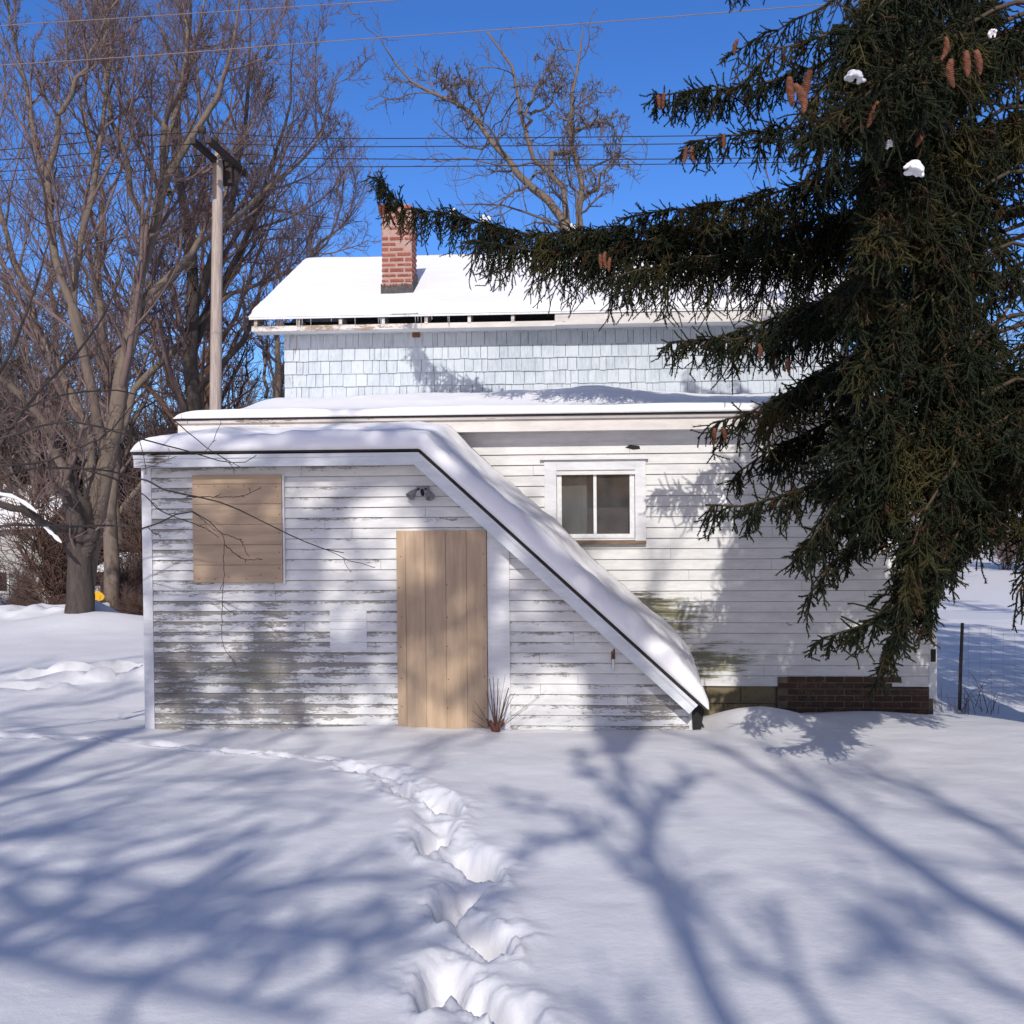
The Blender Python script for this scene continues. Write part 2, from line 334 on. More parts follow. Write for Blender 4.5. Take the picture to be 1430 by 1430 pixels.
xs = axis([(-13, -6, .12), (-6, -2.4, .05), (-2.4, .7, .02), (.7, 6, .05), (6, 10, .14)]); xs = np.array(sorted(geo(-13, -600, 26))+list(xs)+geo(10, 600, 26))
ys = axis([(-3, 2.6, .3), (2.6, 9.2, .022), (9.2, 12.5, .035), (12.5, 19, .16), (19, 25, .09), (25, 40, .5)]); ys = np.array(sorted(geo(-3, -200, 14))+list(ys)+geo(40, 900, 26))
GX, GY = np.meshgrid(xs, ys, indexing='ij'); GZ = ground_z(GX, GY)
nx, ny = GX.shape; idx = np.arange(nx*ny).reshape(nx, ny)
gq = np.stack([idx[:-1, :-1], idx[1:, :-1], idx[1:, 1:], idx[:-1, 1:]], -1).reshape(-1, 4)
g = link('snow_ground', mesh_np('snow_ground', np.stack([GX, GY, GZ], -1).reshape(-1, 3), [gq], M['snow'], True)); tag(g, kind='structure')
def gz(x, y): return float(ground_z(np.array([x]), np.array([y]))[0])

# ================================================================== THE HOUSE
H = empty('wooden_house', tuple(OO), -PH, 'old white clapboard house with blue grey shingled upper storey, boarded door and window', 'house')
rngH = np.random.default_rng(5)
def clap(name, mt, z0, z1, expo, d, xl, xr, holes=(), parent=H, seed=1, jit=.003):
    """lapped boards on a wall facing -y; xl, xr give the ends at height z"""
    r = np.random.default_rng(seed); b = MB(); k = 0; z = z0
    while z < z1-.005:
        za, zb = z, min(z+expo, z1)
        spans = [(xl, xr)]
        ivs = []
        lo = max(xl(za), xl(zb)); hi = min(xr(za), xr(zb))
        lo0, hi0, lo1, hi1 = xl(za), xr(za), xl(zb), xr(zb)
        cuts = [(hx0, hx1) for hx0, hx1, hz0, hz1 in holes if hz0 < (za+zb)/2 < hz1]
        seg = [(lo0, hi0, lo1, hi1)]
        for c0, c1 in cuts: 
            n2 = []
            for (a0, b0, a1, b1) in seg:
                if c0 > max(a0, a1) and c1 < min(b0, b1): n2 += [(a0, c0, a1, c0), (c1, b0, c1, b1)]
                else: n2.append((a0, b0, a1, b1))
            seg = n2
        for (a0, b0, a1, b1) in seg:
            if b0-a0 < .02: continue
            # butt joints
            js = []; q = a0+r.uniform(.8, 3.2)
            while q < min(b0, b1)-.4: js.append(q); q += r.uniform(1.5, 3.6)
            ed0 = [a0]+js+[b0]; ed1 = [a1]+js+[max(b1, a1)]
            for i in range(len(ed0)-1):
                g_ = .0012 if i else 0
                x0, x1, y0, y1 = ed0[i]+g_, ed0[i+1]-.0012*(i < len(ed0)-2), ed1[i]+g_, ed1[i+1]-.0012*(i < len(ed0)-2)
                n_ = max(1, int((x1-x0)/.35)); off = r.normal(0, .0015); dj = r.normal(0, .0016)
                st = len(b.v)
                for j in range(n_+1):
                    t = j/n_; xa = x0+(x1-x0)*t; xb = y0+(y1-y0)*t; w = off+r.normal(0, jit*.35); o = .014+dj+r.normal(0, .001)
                    b.v += [(xa, d, za+w), (xa, d-o-.006, za+w), (xb, d-.003, zb+.004)]
                for j in range(n_):
                    s = st+3*j; b.f += [(s, s+3, s+4, s+1), (s+1, s+4, s+5, s+2)]
        z += expo; k += 1
    return b.build(name, mt, parent)
ZB = -.45
# --- stair enclosure in front (local depth 0 .. 1.5)
VX0, VX1 = -3.73, 1.76
RB = (-.875, 2.705); RE = (1.85, .207); sl_ = (RB[1]-RE[1])/(RE[0]-RB[0])
def rake(x): return RB[1] if x < RB[0] else RB[1]-sl_*(x-RB[0])
def vxr(z): return min(VX1, RB[0]+(RB[1]-.05-z)/sl_) if z < RB[1]-.05 else RB[0]
bd = FP(271, 665, 0); bd2 = FP(397, 813, 0)
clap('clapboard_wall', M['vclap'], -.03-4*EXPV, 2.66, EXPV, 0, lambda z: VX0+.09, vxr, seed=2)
b = MB(); b.prism([(VX0+.02, ZB), (VX1, ZB), (VX1, rake(VX1)-.1), (RB[0], 2.63), (VX0+.02, 2.63)], .003, .06); b.build('wall_sheathing', M['darkgap'], H)
b = MB(); b.box(VX0, VX0+.055, .065, 1.5, ZB, 2.75); b.build('side_wall', M['vclap'], H)
b = MB(); b.box(VX0-.012, VX0+.088, -.022, .004, ZB, 2.60); b.box(VX0-.012, VX0+.012, .004, .1, ZB, 2.60); b.build('corner_board', M['trim'], H, .003)
b = MB(); b.box(VX1-.04, VX1+.012, -.02, .03, ZB, .24); b.build('corner_board', M['trim'], H, .003)
# patch boards on the clapboards
px_ = FP(461, 851, 0); px2 = FP(513, 906, 0); b = MB()
for k in range(4):
    h = (px_[1]-px2[1])/4; b.hexa([(px_[0], -.004, px2[1]+k*h+.002), (px2[0], -.004, px2[1]+k*h+.002), (px2[0], -.024, px2[1]+k*h+.002), (px_[0], -.024, px2[1]+k*h+.002), (px_[0], -.004, px2[1]+(k+1)*h), (px2[0], -.004, px2[1]+(k+1)*h), (px2[0], -.016, px2[1]+(k+1)*h), (px_[0], -.016, px2[1]+(k+1)*h)])
b.build('patch_boards', M['trim'], H)
# boarded window and boarded door
x0, z1 = bd; x1, z0 = bd2; b = MB(); n_ = 5; hs = .203; z = z1; 
b.box(x0+.002, x1-.002, -.05, -.016, z0+.002, z1-.002)
zz = [z1+.01, z1-.085, z1-.285, z1-.488, z1-.691, z1-.894, z0]
for a, c in zip(zz[:-1], zz[1:]): b.box(x0, x1, -.058, -.052, c+.005, a-.003)
b.build('window_board', M['plyh'], H, .0015)
b = MB(); b.box(x1+.002, x1+.022, -.045, -.016, z0-.01, z1-.0); b.build('window_trim', M['trim'], H)
dx0, dz1 = FP(554, 741, 0); dx1, _ = FP(681, 870, 0); b = MB(); b.box(dx0+.002, dx1-.002, -.045, -.016, ZB, dz1-.002)
zz = [dx0, dx0+.095, dx0+.29, dx0+.494, dx0+.70, dx1]
for a, c in zip(zz[:-1], zz[1:]): b.box(a+.003, c-.004, -.053, -.047, ZB, dz1)
b.build('door_board', M['ply'], H, .0015)
b = MB(); xq = FP(712, 860, 0)[0]; b.hexa([(dx1+.003, -.016, ZB), (xq, -.016, ZB), (xq, -.040, ZB), (dx1+.003, -.040, ZB), (dx1+.003, -.016, rake(dx1)-.2), (xq, -.016, rake(xq)-.2), (xq, -.040, rake(xq)-.2), (dx1+.003, -.040, rake(dx1)-.2)]); b.build('door_trim', M['trim'], H, .003)
nb = MB()
for j in range(8):
    a, c = 2*math.pi*j/8, 2*math.pi*(j+1)/8; nb.quad((0, -.0035, 0), (.006*math.cos(a), -.001, .006*math.sin(a)), (.006*math.cos(c), -.001, .006*math.sin(c)))
n0_ = nb.build('nail', M['rust'], H); rn = np.random.default_rng(61); first = True
for k in range(34):
    if k < 6: q = (x0+.06+(x1-x0-.12)*k/5, -.0585, z0+.05)
    elif k < 12: q = (x0+.06+(x1-x0-.12)*(k-6)/5, -.0585, z1-.11)
    elif k < 17: q = (x1-.03, -.0585, z0+.15+.18*(k-12))
    else: q = ((dx0+.04, dx1-.03, dx0+.5)[(k-17) % 3], -.0535, .15+.30*((k-17)//3))
    o = n0_ if k == 0 else n0_.copy()
    if k: C.objects.link(o); o.parent = H
    o.location = (q[0]+rn.normal(0, .008), q[1], q[2]+rn.normal(0, .01))
# roof over the enclosure: deck, fascia, soffit
OV = -.24; BK = 1.24; RISE = .13
path = [(-3.74, 2.705), RB, RE]
def offs(pts, t):
    o = []
    for i, p in enumerate(pts):
        ns = []
        for a, c in ((i-1, i), (i, i+1)):
            if a >= 0 and c < len(pts):
                dx, dz = pts[c][0]-pts[a][0], pts[c][1]-pts[a][1]; L = math.hypot(dx, dz); ns.append((-dz/L, dx/L))
        nx_ = sum(q[0] for q in ns); nz_ = sum(q[1] for q in ns); L = math.hypot(nx_, nz_); nx_ /= L; nz_ /= L; k = 1/max(.3, nx_*ns[0][0]+nz_*ns[0][1]); o.append((p[0]+nx_*t*k, p[1]+nz_*t*k))
    return o
def ribbon(pts, t0, t1, y0, y1, r0=0, r1=0):
    a = offs(pts, t0); c = offs(pts, t1); b = MB()
    for i in range(len(pts)-1):
        q = [a[i], a[i+1], c[i+1], c[i]]
        b.hexa([(a[i][0], y0, a[i][1]+r0), (a[i+1][0], y0, a[i+1][1]+r0), (a[i+1][0], y1, a[i+1][1]+r1), (a[i][0], y1, a[i][1]+r1), (c[i][0], y0, c[i][1]+r0), (c[i+1][0], y0, c[i+1][1]+r0), (c[i+1][0], y1, c[i+1][1]+r1), (c[i][0], y1, c[i][1]+r1)])
    return b
ribbon(path, -.019, -.002, OV-.025, BK, 0, RISE).build('roof_deck', M['darkgap'], H)
p2 = [(-3.72, 2.705), RB, (1.80, .207+.05*sl_)]
ribbon(p2, -.150, -.031, OV, OV+.022).build('fascia_board', M['vfascia'], H)
ribbon(p2, -.066, -.031, OV-.013, OV-.002).build('fascia_moulding', M['vfascia'], H)
ribbon(p2, -.150, -.135, OV+.024, -.022).build('soffit', M['trim'], H)
ribbon([(-3.66, 2.705), RB, (1.70, .207+.15*sl_)], -.150, -.031, -.020, .0).build('frieze_board', M['trim'], H)
# black panel standing in for the shade in the gap at the open low end
b = MB(); b.prism([FP(966, 984, -.1), FP(982, 980, -.1), FP(984, 990, -.1), FP(977, 1030, -.1), FP(969, 1030, -.1)], -.10, -.05); b.build('shaded_gap_panel', M['black'], H)
# --- twin floodlight
fl = FP(590, 684, 0); fo = empty('floodlight', (fl[0], 0, fl[1]), 0); fo.parent = H
b = MB(); b.box(-.055, .07, -.035, -.014, -.004, .035); b.build('mounting_plate', M['metal'], fo, .004)
def lamp_head(x, z, ang, yaw):
    b = MB(); k = 10; prof = [(0, .016), (.028, .02), (.05, .036), (.105, .05), (.108, .044), (.085, .02)]
    for i in range(len(prof)-1):
        for j in range(k):
            a0, a1 = 2*math.pi*j/k, 2*math.pi*(j+1)/k; (s0, r0), (s1, r1) = prof[i], prof[i+1]
            b.quad((r0*math.cos(a0), r0*math.sin(a0), -s0), (r0*math.cos(a1), r0*math.sin(a1), -s0), (r1*math.cos(a1), r1*math.sin(a1), -s1), (r1*math.cos(a0), r1*math.sin(a0), -s1))
    b.quad(*[(.02*math.cos(2*math.pi*j/k), .02*math.sin(2*math.pi*j/k), -.085) for j in range(k)])
    o = b.build('lamp_head', M['metal'], fo, 0, True); o.location = (x, -.055, z); o.rotation_euler = (R_(-35), R_(ang), 0); return o
lamp_head(-.055, .0, 38, 0); lamp_head(.06, -.0, -24, 0)
t = Tubes(); t.add([(-.03, -.03, .012), (-.05, -.05, .0), (-.055, -.055, -.005)], [.009, .009, .009], 6); t.add([(.03, -.03, .012), (.055, -.05, .0), (.06, -.055, -.005)], [.009]*3, 6); t.add([(0, -.03, .0), (.006, -.05, -.03), (.01, -.045, -.06)], [.014, .02, .012], 6)
t.build('swivel_arm', M['black'], fo)
# --- door pull on the right: rusty plate and white handle
hp = FP(856, 912, 0); ho = empty('door_pull', (hp[0], 0, hp[1])); ho.parent = H
b = MB(); b.box(-.018, -.004, -.028, -.012, -.075, .02); b.box(.004, .018, -.03, -.012, -.06, .045); b.box(-.004, .004, -.022, -.012, -.06, .03); b.build('hasp', M['rust'], ho, .003)
t = Tubes(); t.add([(0, -.03, -.055), (.001, -.042, -.09), (0, -.042, -.135), (0, -.03, -.165)], [.012, .013, .013, .01], 8); t.build('handle', M['white'], ho)
# --- low wing behind (depth 1.5 .. 4.5)
WX0, WX1 = -3.62, 4.60; WD = 1.5; WZB = .08
ox0, oz1 = FP(777, 657, WD); ox1, oz0 = FP(887, 752, WD)
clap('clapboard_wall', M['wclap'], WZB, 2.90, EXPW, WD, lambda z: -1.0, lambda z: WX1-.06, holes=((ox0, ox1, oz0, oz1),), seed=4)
b = MB()
b.box(WX0, ox0, WD+.003, WD+.1, WZB, 3.05); b.box(ox1, WX1-.004, WD+.003, WD+.1, WZB, 3.05); b.box(ox0, ox1, WD+.003, WD+.1, WZB, oz0); b.box(ox0, ox1, WD+.003, WD+.1, oz1, 3.05)
b.build('wall_sheathing', M['darkgap'], H)
b = MB(); b.box(WX1-.07, WX1+.015, WD-.024, WD+.003, -.05, 2.92); b.box(WX1-.0, WX1+.015, WD+.003, WD+.12, -.05, 2.92); b.build('corner_board', M['trim'], H, .003)
b = MB(); b.box(WX1-.055, WX1+.0, WD-.030, WD-.0255, .36, .50); b.build('rot_patch', M['darkgap'], H)
b = MB(); b.box(WX1-.012, WX1+.004, WD+.125, 7.3, ZB, 3.0); b.build('side_wall', M['trim'], H); b = MB(); b.box(WX0-.01, WX0+.04, WD+.1, 7.3, ZB, 3.0); b.build('side_wall', M['trim'], H)
b = MB(); b.box(-.9, WX1-.0705, WD-.014, WD-.002, 2.81, 3.0); b.build('frieze_board', M['trim'], H)
b = MB(); b.prism([FP(873, 625, WD-.016), FP(880, 621, WD-.016), FP(893, 623, WD-.016), FP(894, 627, WD-.016), FP(884, 628, WD-.016)], WD-.018, WD-.0145); b.build('frieze_hole', M['black'], H)
WOV = 1.25; WXa, WXb = -3.87, 4.63
b = MB(); b.box(WXa, WXb, WOV, WOV+.022, 2.955, 3.09); b.build('fascia_board', M['fascia'], H, .002)
b = MB(); b.hexa([(WXa-.01, WOV-.03, 3.088), (WXb+.01, WOV-.03, 3.088), (WXb+.01, WOV+.02, 3.092), (WXa-.01, WOV+.02, 3.092), (WXa-.01, WOV-.045, 3.118), (WXb+.01, WOV-.045, 3.118), (WXb+.01, WOV+.02, 3.118), (WXa-.01, WOV+.02, 3.118)]); b.build('fascia_moulding', M['fascia'], H)
b = MB(); b.box(WXa, WXb, WOV+.024, WD-.0, 2.955, 2.972); b.build('soffit', M['trim'], H)
b = MB(); b.hexa([(WXa-.02, WOV-.055, 3.121), (WXb+.02, WOV-.055, 3.121), (WXb+.02, 4.49, 3.44), (WXa-.02, 4.49, 3.44), (WXa-.02, WOV-.055, 3.138), (WXb+.02, WOV-.055, 3.138), (WXb+.02, 4.49, 3.465), (WXa-.02, 4.49, 3.465)]); b.build('wing_roof', M['dark'], H)
# sash window
wn = empty('window', (0, 0, 0)); wn.parent = H
cx0, cz1 = FP(760, 643, WD); cx1, cz0 = FP(902, 756, WD)
b = MB(); y0, y1 = WD-.034, WD-.015
b.box(cx0, ox0, y0, y1, cz0, cz1); b.box(ox1, cx1, y0, y1, cz0, cz1); b.box(ox0, ox1, y0+.001, y1, oz1, cz1)
b.box(ox0-.02, ox0-.0, WD-.015, WD+.09, oz0, oz1+.02); b.box(ox1, ox1+.02, WD-.015, WD+.09, oz0, oz1+.02); b.box(ox0, ox1, WD-.015, WD+.09, oz1, oz1+.02)
b.box(cx0-.05, cx1+.03, WD-.07, WD-.012, cz1+.002, cz1+.022); b.box(cx0-.03, cx1+.012, WD-.05, WD-.012, cz1+.022, cz1+.045)
b.build('casing', M['trim'], wn, .003)
b = MB(); b.hexa([(cx0+.02, WD-.075, oz0-.062), (cx1-.0, WD-.075, oz0-.062), (cx1-.0, WD+.05, oz0-.062), (cx0+.02, WD+.05, oz0-.062), (cx0+.02, WD-.075, oz0-.03), (cx1, WD-.075, oz0-.03), (cx1, WD+.05, oz0-.005), (cx0+.02, WD+.05, oz0-.005)]); b.build('sill', M['sill'], wn, .003)
b = MB(); sx0, sx1, sz0, sz1 = ox0+.003, ox1-.003, oz0+.003, oz1-.003; mx = FP(831, 700, WD)[0]; sy0, sy1 = WD+.012, WD+.045
b.box(sx0, sx0+.055, sy0, sy1, sz0, sz1); b.box(sx1-.055, sx1, sy0, sy1, sz0, sz1); b.box(sx0+.055, sx1-.055, sy0+.001, sy1, sz0, sz0+.05); b.box(sx0+.055, sx1-.055, sy0+.001, sy1, sz1-.045, sz1); b.box(mx-.018, mx+.018, sy0+.002, sy1, sz0+.05, sz1-.045)
b.build('sash', M['sash'], wn, .003)
gm, gn, gb = mat('dusty glass'); gb.inputs['Roughness'].default_value = .06; gb.inputs['Specular IOR Level'].default_value = .5
gv = ocoord(gn); tr_ = N_(gn, 'ShaderNodeBsdfTransparent'); df = N_(gn, 'ShaderNodeBsdfDiffuse'); gl = N_(gn, 'ShaderNodeBsdfGlossy'); gl.inputs['Roughness'].default_value = .05
df.inputs[0].default_value = (.35, .34, .33, 1); m1 = N_(gn, 'ShaderNodeMixShader'); m2 = N_(gn, 'ShaderNodeMixShader'); fr = N_(gn, 'ShaderNodeFresnel'); fr.inputs[0].default_value = 1.5
gn.links.new(rng_(gn, noise(gn, gv, 2.5, 4), .3, .7, .02, .08), m1.inputs[0]); gn.links.new(tr_.outputs[0], m1.inputs[1]); gn.links.new(df.outputs[0], m1.inputs[2])
gn.links.new(math_(gn, 'MULTIPLY', fr.outputs[0], .2), m2.inputs[0]); gn.links.new(m1.outputs[0], m2.inputs[1]); gn.links.new(gl.outputs[0], m2.inputs[2]); gn.links.new(m2.outputs[0], gn.nodes['Material Output'].inputs[0])
for a, c in ((sx0+.056, mx-.019), (mx+.019, sx1-.056)):
    b = MB(); b.box(a, c, WD+.028, WD+.032, sz0+.051, sz1-.046); b.build('pane', gm, wn)
cm = simple('grey curtain cloth', (.075, .077, .075), (.055, .057, .056), 3); b = MB()
for j in range(14):
    q = ox0+.03+(mx-ox0-.12)*j/14; q1 = ox0+.03+(mx-ox0-.12)*(j+1)/14; zt = oz1; zb_ = oz0-.1
    b.quad((q, WD+.16+.002*math.sin(j*1.7), zb_), (q1, WD+.16+.002*math.sin(j*1.7+1.7), zb_), (q1, WD+.16+.002*math.sin(j*1.7+1.7), zt), (q, WD+.16+.002*math.sin(j*1.7), zt))
b.build('curtain', cm, wn)
rm = simple('brown room wall', (.045, .036, .033), (.010, .009, .010), 1.8, bmp=0); b = MB(); b.box(ox0-.3, ox1+.3, WD+.55, WD+.6, oz0-.3, oz1+.2); b.build('room_wall', rm, wn)
b = MB(); b.box(ox0-.35, ox0-.3, WD+.11, WD+.6, oz0-.3, oz1+.2); b.box(ox1+.3, ox1+.35, WD+.11, WD+.6, oz0-.3, oz1+.2); b.box(ox0-.3, ox1+.3, WD+.11, WD+.6, oz1+.2, oz1+.22); b.build('room_wall', rm, wn)
# foundation: concrete block, then stained brick
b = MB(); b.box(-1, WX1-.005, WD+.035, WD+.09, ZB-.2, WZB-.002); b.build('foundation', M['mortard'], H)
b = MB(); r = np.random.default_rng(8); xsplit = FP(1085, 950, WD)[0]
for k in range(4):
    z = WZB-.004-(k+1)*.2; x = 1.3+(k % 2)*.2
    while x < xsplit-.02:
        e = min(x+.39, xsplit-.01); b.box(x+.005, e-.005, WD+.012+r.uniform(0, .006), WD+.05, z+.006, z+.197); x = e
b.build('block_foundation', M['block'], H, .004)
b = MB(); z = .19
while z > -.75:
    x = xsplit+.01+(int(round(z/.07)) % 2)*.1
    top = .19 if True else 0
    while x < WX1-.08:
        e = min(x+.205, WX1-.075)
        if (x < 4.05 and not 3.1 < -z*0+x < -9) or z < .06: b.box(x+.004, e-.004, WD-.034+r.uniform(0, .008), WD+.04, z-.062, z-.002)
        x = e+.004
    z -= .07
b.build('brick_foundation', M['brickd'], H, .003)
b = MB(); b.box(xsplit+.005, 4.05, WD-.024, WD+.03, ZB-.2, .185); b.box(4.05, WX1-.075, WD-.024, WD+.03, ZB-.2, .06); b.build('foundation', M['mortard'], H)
# --- upper storey (depth 4.5 ..) of shingles
UX0, UX1 = -3.58, 4.35; UD = 4.5; UE = .186
b = MB(); r = np.random.default_rng(11); z = 3.28; row = 0
while z < 4.72:
    x = UX0
    while x < UX1:
        w = r.uniform(.07, .22); e = min(x+w, UX1); g_ = r.uniform(.0015, .004); dz = r.normal(0, .004); o = r.uniform(.020, .027); za, zb = z+dz, min(z+UE+.01, 4.72)
        n0 = len(b.v); a, c = x+g_, e-g_
        b.v += [(a, UD, za), (c, UD, za), (c, UD-o, za), (a, UD-o, za), (c, UD-.003, zb), (a, UD-.003, zb)]; b.f += [(n0+3, n0+2, n0+1, n0), (n0+3, n0+5, n0+4, n0+2), (n0, n0+5, n0+3), (n0+1, n0+2, n0+4)]; x = e
    z += UE; row += 1
b.build('shingle_wall', M['shingle'], H)
b = MB(); b.box(UX0+.004, UX1-.004, UD+.003, UD+.08, 3.0, 4.78); b.build('wall_sheathing', M['darkgap'], H)
RD = 7.05; RZ = 6.22; EZ = 4.80; ED = 4.13; RXa, RXb = -3.97, 4.72
for xx in (UX0+.01, UX1-.04):
    b = MB(); n0 = 0; pts = [(UD+.081, 3.0), (UD+.081, 4.7), (RD, RZ-.06), (2*RD-UD-.08, 4.7), (2*RD-UD-.08, 3.0)]; k5 = 5
    b.v += [(xx, p, q) for p, q in pts]+[(xx+.03, p, q) for p, q in pts]; b.f += [tuple(range(5)), tuple(range(9, 4, -1))]+[(i, 5+i, 5+(i+1) % 5, (i+1) % 5) for i in range(5)]
    b.build('side_wall', M['shingle'], H)
def slope_z(d): return EZ+(RZ-EZ)*(d-ED)/(RD-ED)
b = MB()
b.hexa([(RXa, ED, EZ-.03), (RXb, ED, EZ-.03), (RXb, RD, RZ-.03), (RXa, RD, RZ-.03), (RXa, ED, EZ), (RXb, ED, EZ), (RXb, RD, RZ), (RXa, RD, RZ)])
b.hexa([(RXa, RD+.001, RZ-.03), (RXb, RD+.001, RZ-.03), (RXb, 2*RD-ED, EZ-.03), (RXa, 2*RD-ED, EZ-.03), (RXa, RD+.001, RZ), (RXb, RD+.001, RZ), (RXb, 2*RD-ED, EZ), (RXa, 2*RD-ED, EZ)])
b.build('roof', M['dark'], H)
b = MB(); b.box(RXa, RXb, ED-.018, ED-.001, EZ-.035, EZ-.008); b.build('drip_edge', M['sash'], H)
xg = FP(775, 440, ED)[0]
x = RXa+.06
while x < xg: b = MB(); b.hexa([(x, ED+.02, EZ-.13), (x+.045, ED+.02, EZ-.13), (x+.045, UD, EZ-.05), (x, UD, EZ-.05), (x, ED+.02, EZ-.036), (x+.045, ED+.02, EZ-.036), (x+.045, UD, EZ+.11), (x, UD, EZ+.11)]); b.build('rafter_tail', M['fascia'], H); x += .61
b = MB(); b.box(RXa+.02, xg, ED+.03, ED+.05, EZ-.20, EZ-.125); b.box(xg, RXb-.02, ED+.002, ED+.022, EZ-.19, EZ-.037); b.build('fascia_board', M['fascia'], H, .002)
b = MB(); b.box(RXa+.02, xg-.002, ED+.052, UD-.022, EZ-.20, EZ-.185); b.box(xg, RXb-.02, ED+.024, UD-.022, EZ-.19, EZ-.175); b.build('soffit', M['trim'], H)
r = np.random.default_rng(9); im, inn, ib = mat('ice'); ib.inputs['Base Color'].default_value = (.8, .85, .9, 1); ib.inputs['Roughness'].default_value = .1; ib.inputs['Transmission Weight'].default_value = .7
for q in range(16):
    t = Tubes(); x = RXa+.3+r.random()**1.5*2.6; h = r.uniform(.05, .17); t.add([(x, ED-.008, EZ-.03), (x+.002, ED-.008, EZ-.03-h*.5), (x, ED-.008, EZ-.03-h)], [.006, .004, .001], 6); t.build('icicle', im, H)
v0 = FP(577, 461, ED+.1); b = MB(); vv = FP(581, 466, UD-.03); b.box(vv[0]-.055, vv[0]+.055, UD-.034, UD-.01, vv[1]-.05, vv[1]+.05); b.build('soffit_vent', M['rust'], H, .004)
# --- chimney
CD = 4.83; cxa, cxb = -2.20, -1.745; cya, cyb = CD, CD+.44; CT = 6.50; CBz = 5.0
ch = empty('chimney'); ch.parent = H
b = MB(); b.box(cxa+.008, cxb-.008, cya+.008, cyb-.008, CBz, CT); b.build('mortar_core', M['mortar'], ch)
b = MB(); r = np.random.default_rng(3); z = CBz; k = 0
while z < CT-.03:
    o = (k % 2)*.11
    for face in range(4):
        Lf = (cxb-cxa) if face % 2 == 0 else (cyb-cya); s = -o
        while s < Lf-.01:
            a, e = max(s, 0)+.008, min(s+.215, Lf)-.008; s += .225
            if e-a < .02 or r.random() < .06: continue
            p = r.uniform(-.002, .005); za, zb = z+.013+r.uniform(0, .012), z+.062+r.uniform(-.010, .004)
            if face == 0: b.box(cxa+a, cxa+e, cya-p, cya+.03, za, zb)
            elif face == 1: b.box(cxb-.03, cxb+p, cya+a, cya+e, za, zb)
            elif face == 2: b.box(cxa+a, cxa+e, cyb-.03, cyb+p, za, zb)
            else: b.box(cxa-p, cxa+.03, cya+a, cya+e, za, zb)
    z += .077; k += 1
b.build('bricks', M['brick'], ch, .004)
b = MB(); r = np.random.default_rng(4); n_ = 22
for i in range(n_):
    x0_, x1_ = cxa-.014+(cxb-cxa+.028)*i/n_, cxa-.014+(cxb-cxa+.028)*(i+1)/n_; zt = 5.33+r.uniform(-.03, .05)
    b.box(x0_, x1_, cya-.016, cya-.007, 5.0, zt)
for i in range(n_):
    y0_, y1_ = cya-.006+(cyb-cya)*i/n_, cya-.006+(cyb-cya)*(i+1)/n_; b.box(cxb+.006, cxb+.014, y0_, y1_, 5.0, slope_z(y0_)+.24+r.uniform(-.03, .05))
b.build('tar_flashing', M['tar'], ch)
b = MB(); b.box(cxa+.05, cxb-.05, cya+.05, cyb-.05, CT, CT+.06); b.build('flue', M['mortar'], ch)

# ------------------------------------------------------------------ snow lying on the roofs
def snow_sheet(name, nu, nv, fpos, fn, fthick, label):
    """closed sheet: underside on the roof, top offset along a normal"""
    u = np.linspace(0, 1, nu)[:, None]; v = np.linspace(0, 1, nv)[None]; u, v = np.broadcast_arrays(u, v)
    B = fpos(u, v); Nn = fn(u, v); T = fthick(u, v, B)[..., None]; Tp = B+Nn*T; Bt = B+Nn*.004
    V = np.concatenate([Tp.reshape(-1, 3), Bt.reshape(-1, 3)]); i = np.arange(nu*nv).reshape(nu, nv); n0 = nu*nv
    fs = [np.stack([i[:-1, :-1], i[1:, :-1], i[1:, 1:], i[:-1, 1:]], -1).reshape(-1, 4), n0+np.stack([i[:-1, :-1], i[:-1, 1:], i[1:, 1:], i[1:, :-1]], -1).reshape(-1, 4)]
    for e in (i[0], i[-1][::-1], i[:, 0][::-1], i[:, -1]): fs.append(np.stack([e[:-1], e[1:], n0+e[1:], n0+e[:-1]], -1))
    o = link(name, mesh_np(name, V, fs, M['snowcap'], True)); o.location = tuple(OO); o.rotation_euler = (0, 0, -PH); tag(o, label, 'snow'); return o
def edge(d, r): q = np.clip(d/r, 0, 1); return np.sqrt(np.clip(1-(1-q)**2, 0, 1))
# enclosure: follows the bend of its roof
pp = np.array(path, float); L1 = RB[0]+3.74; L2 = math.hypot(RE[0]-RB[0], RE[1]-RB[1]); LT = L1+L2+.03
def warp(u, a=.15): return u
def vpos(u, v):
    s = u*LT; d = OV-.03+(BK-OV+.03)*(v**1.6); r0 = .22
    x = np.where(s < L1, -3.74+s, RB[0]+(s-L1)*math.cos(math.atan(sl_))); z = np.where(s < L1, 2.705, RB[1]-(s-L1)*math.sin(math.atan(sl_)))
    return np.stack([x, d, z+RISE*(d-OV)/(BK-OV)], -1)
def vnor(u, v):
    s = u*LT; a = math.atan(sl_)*sstep(L1-.25, L1+.25, s); return np.stack([np.sin(a), 0*a, np.cos(a)], -1)
def vth(u, v, B):
    s = u*LT; d = B[..., 1]-OV+.03; n1 = vnoise(s*1.6, d*1.6, 21); n2 = vnoise(s*5, d*5, 22)
    n3 = vnoise(s*14, d*14, 23); T = (.175+.075*n1+.03*n2+.012*n3-.01*sstep(L1-.2, L1+.6, s))
    return .012+T*edge(d+.004, .10+.05*n1)*(.25+.75*edge(s, .95))*np.clip(edge(s, .05), .3, 1)*edge(LT-s+.002, .8)+.03*sstep(.5, 1.4, d)
snow_sheet('roof_snow', 260, 60, vpos, vnor, vth, 'thick snow draped over the bent roof of the cellar stair enclosure')
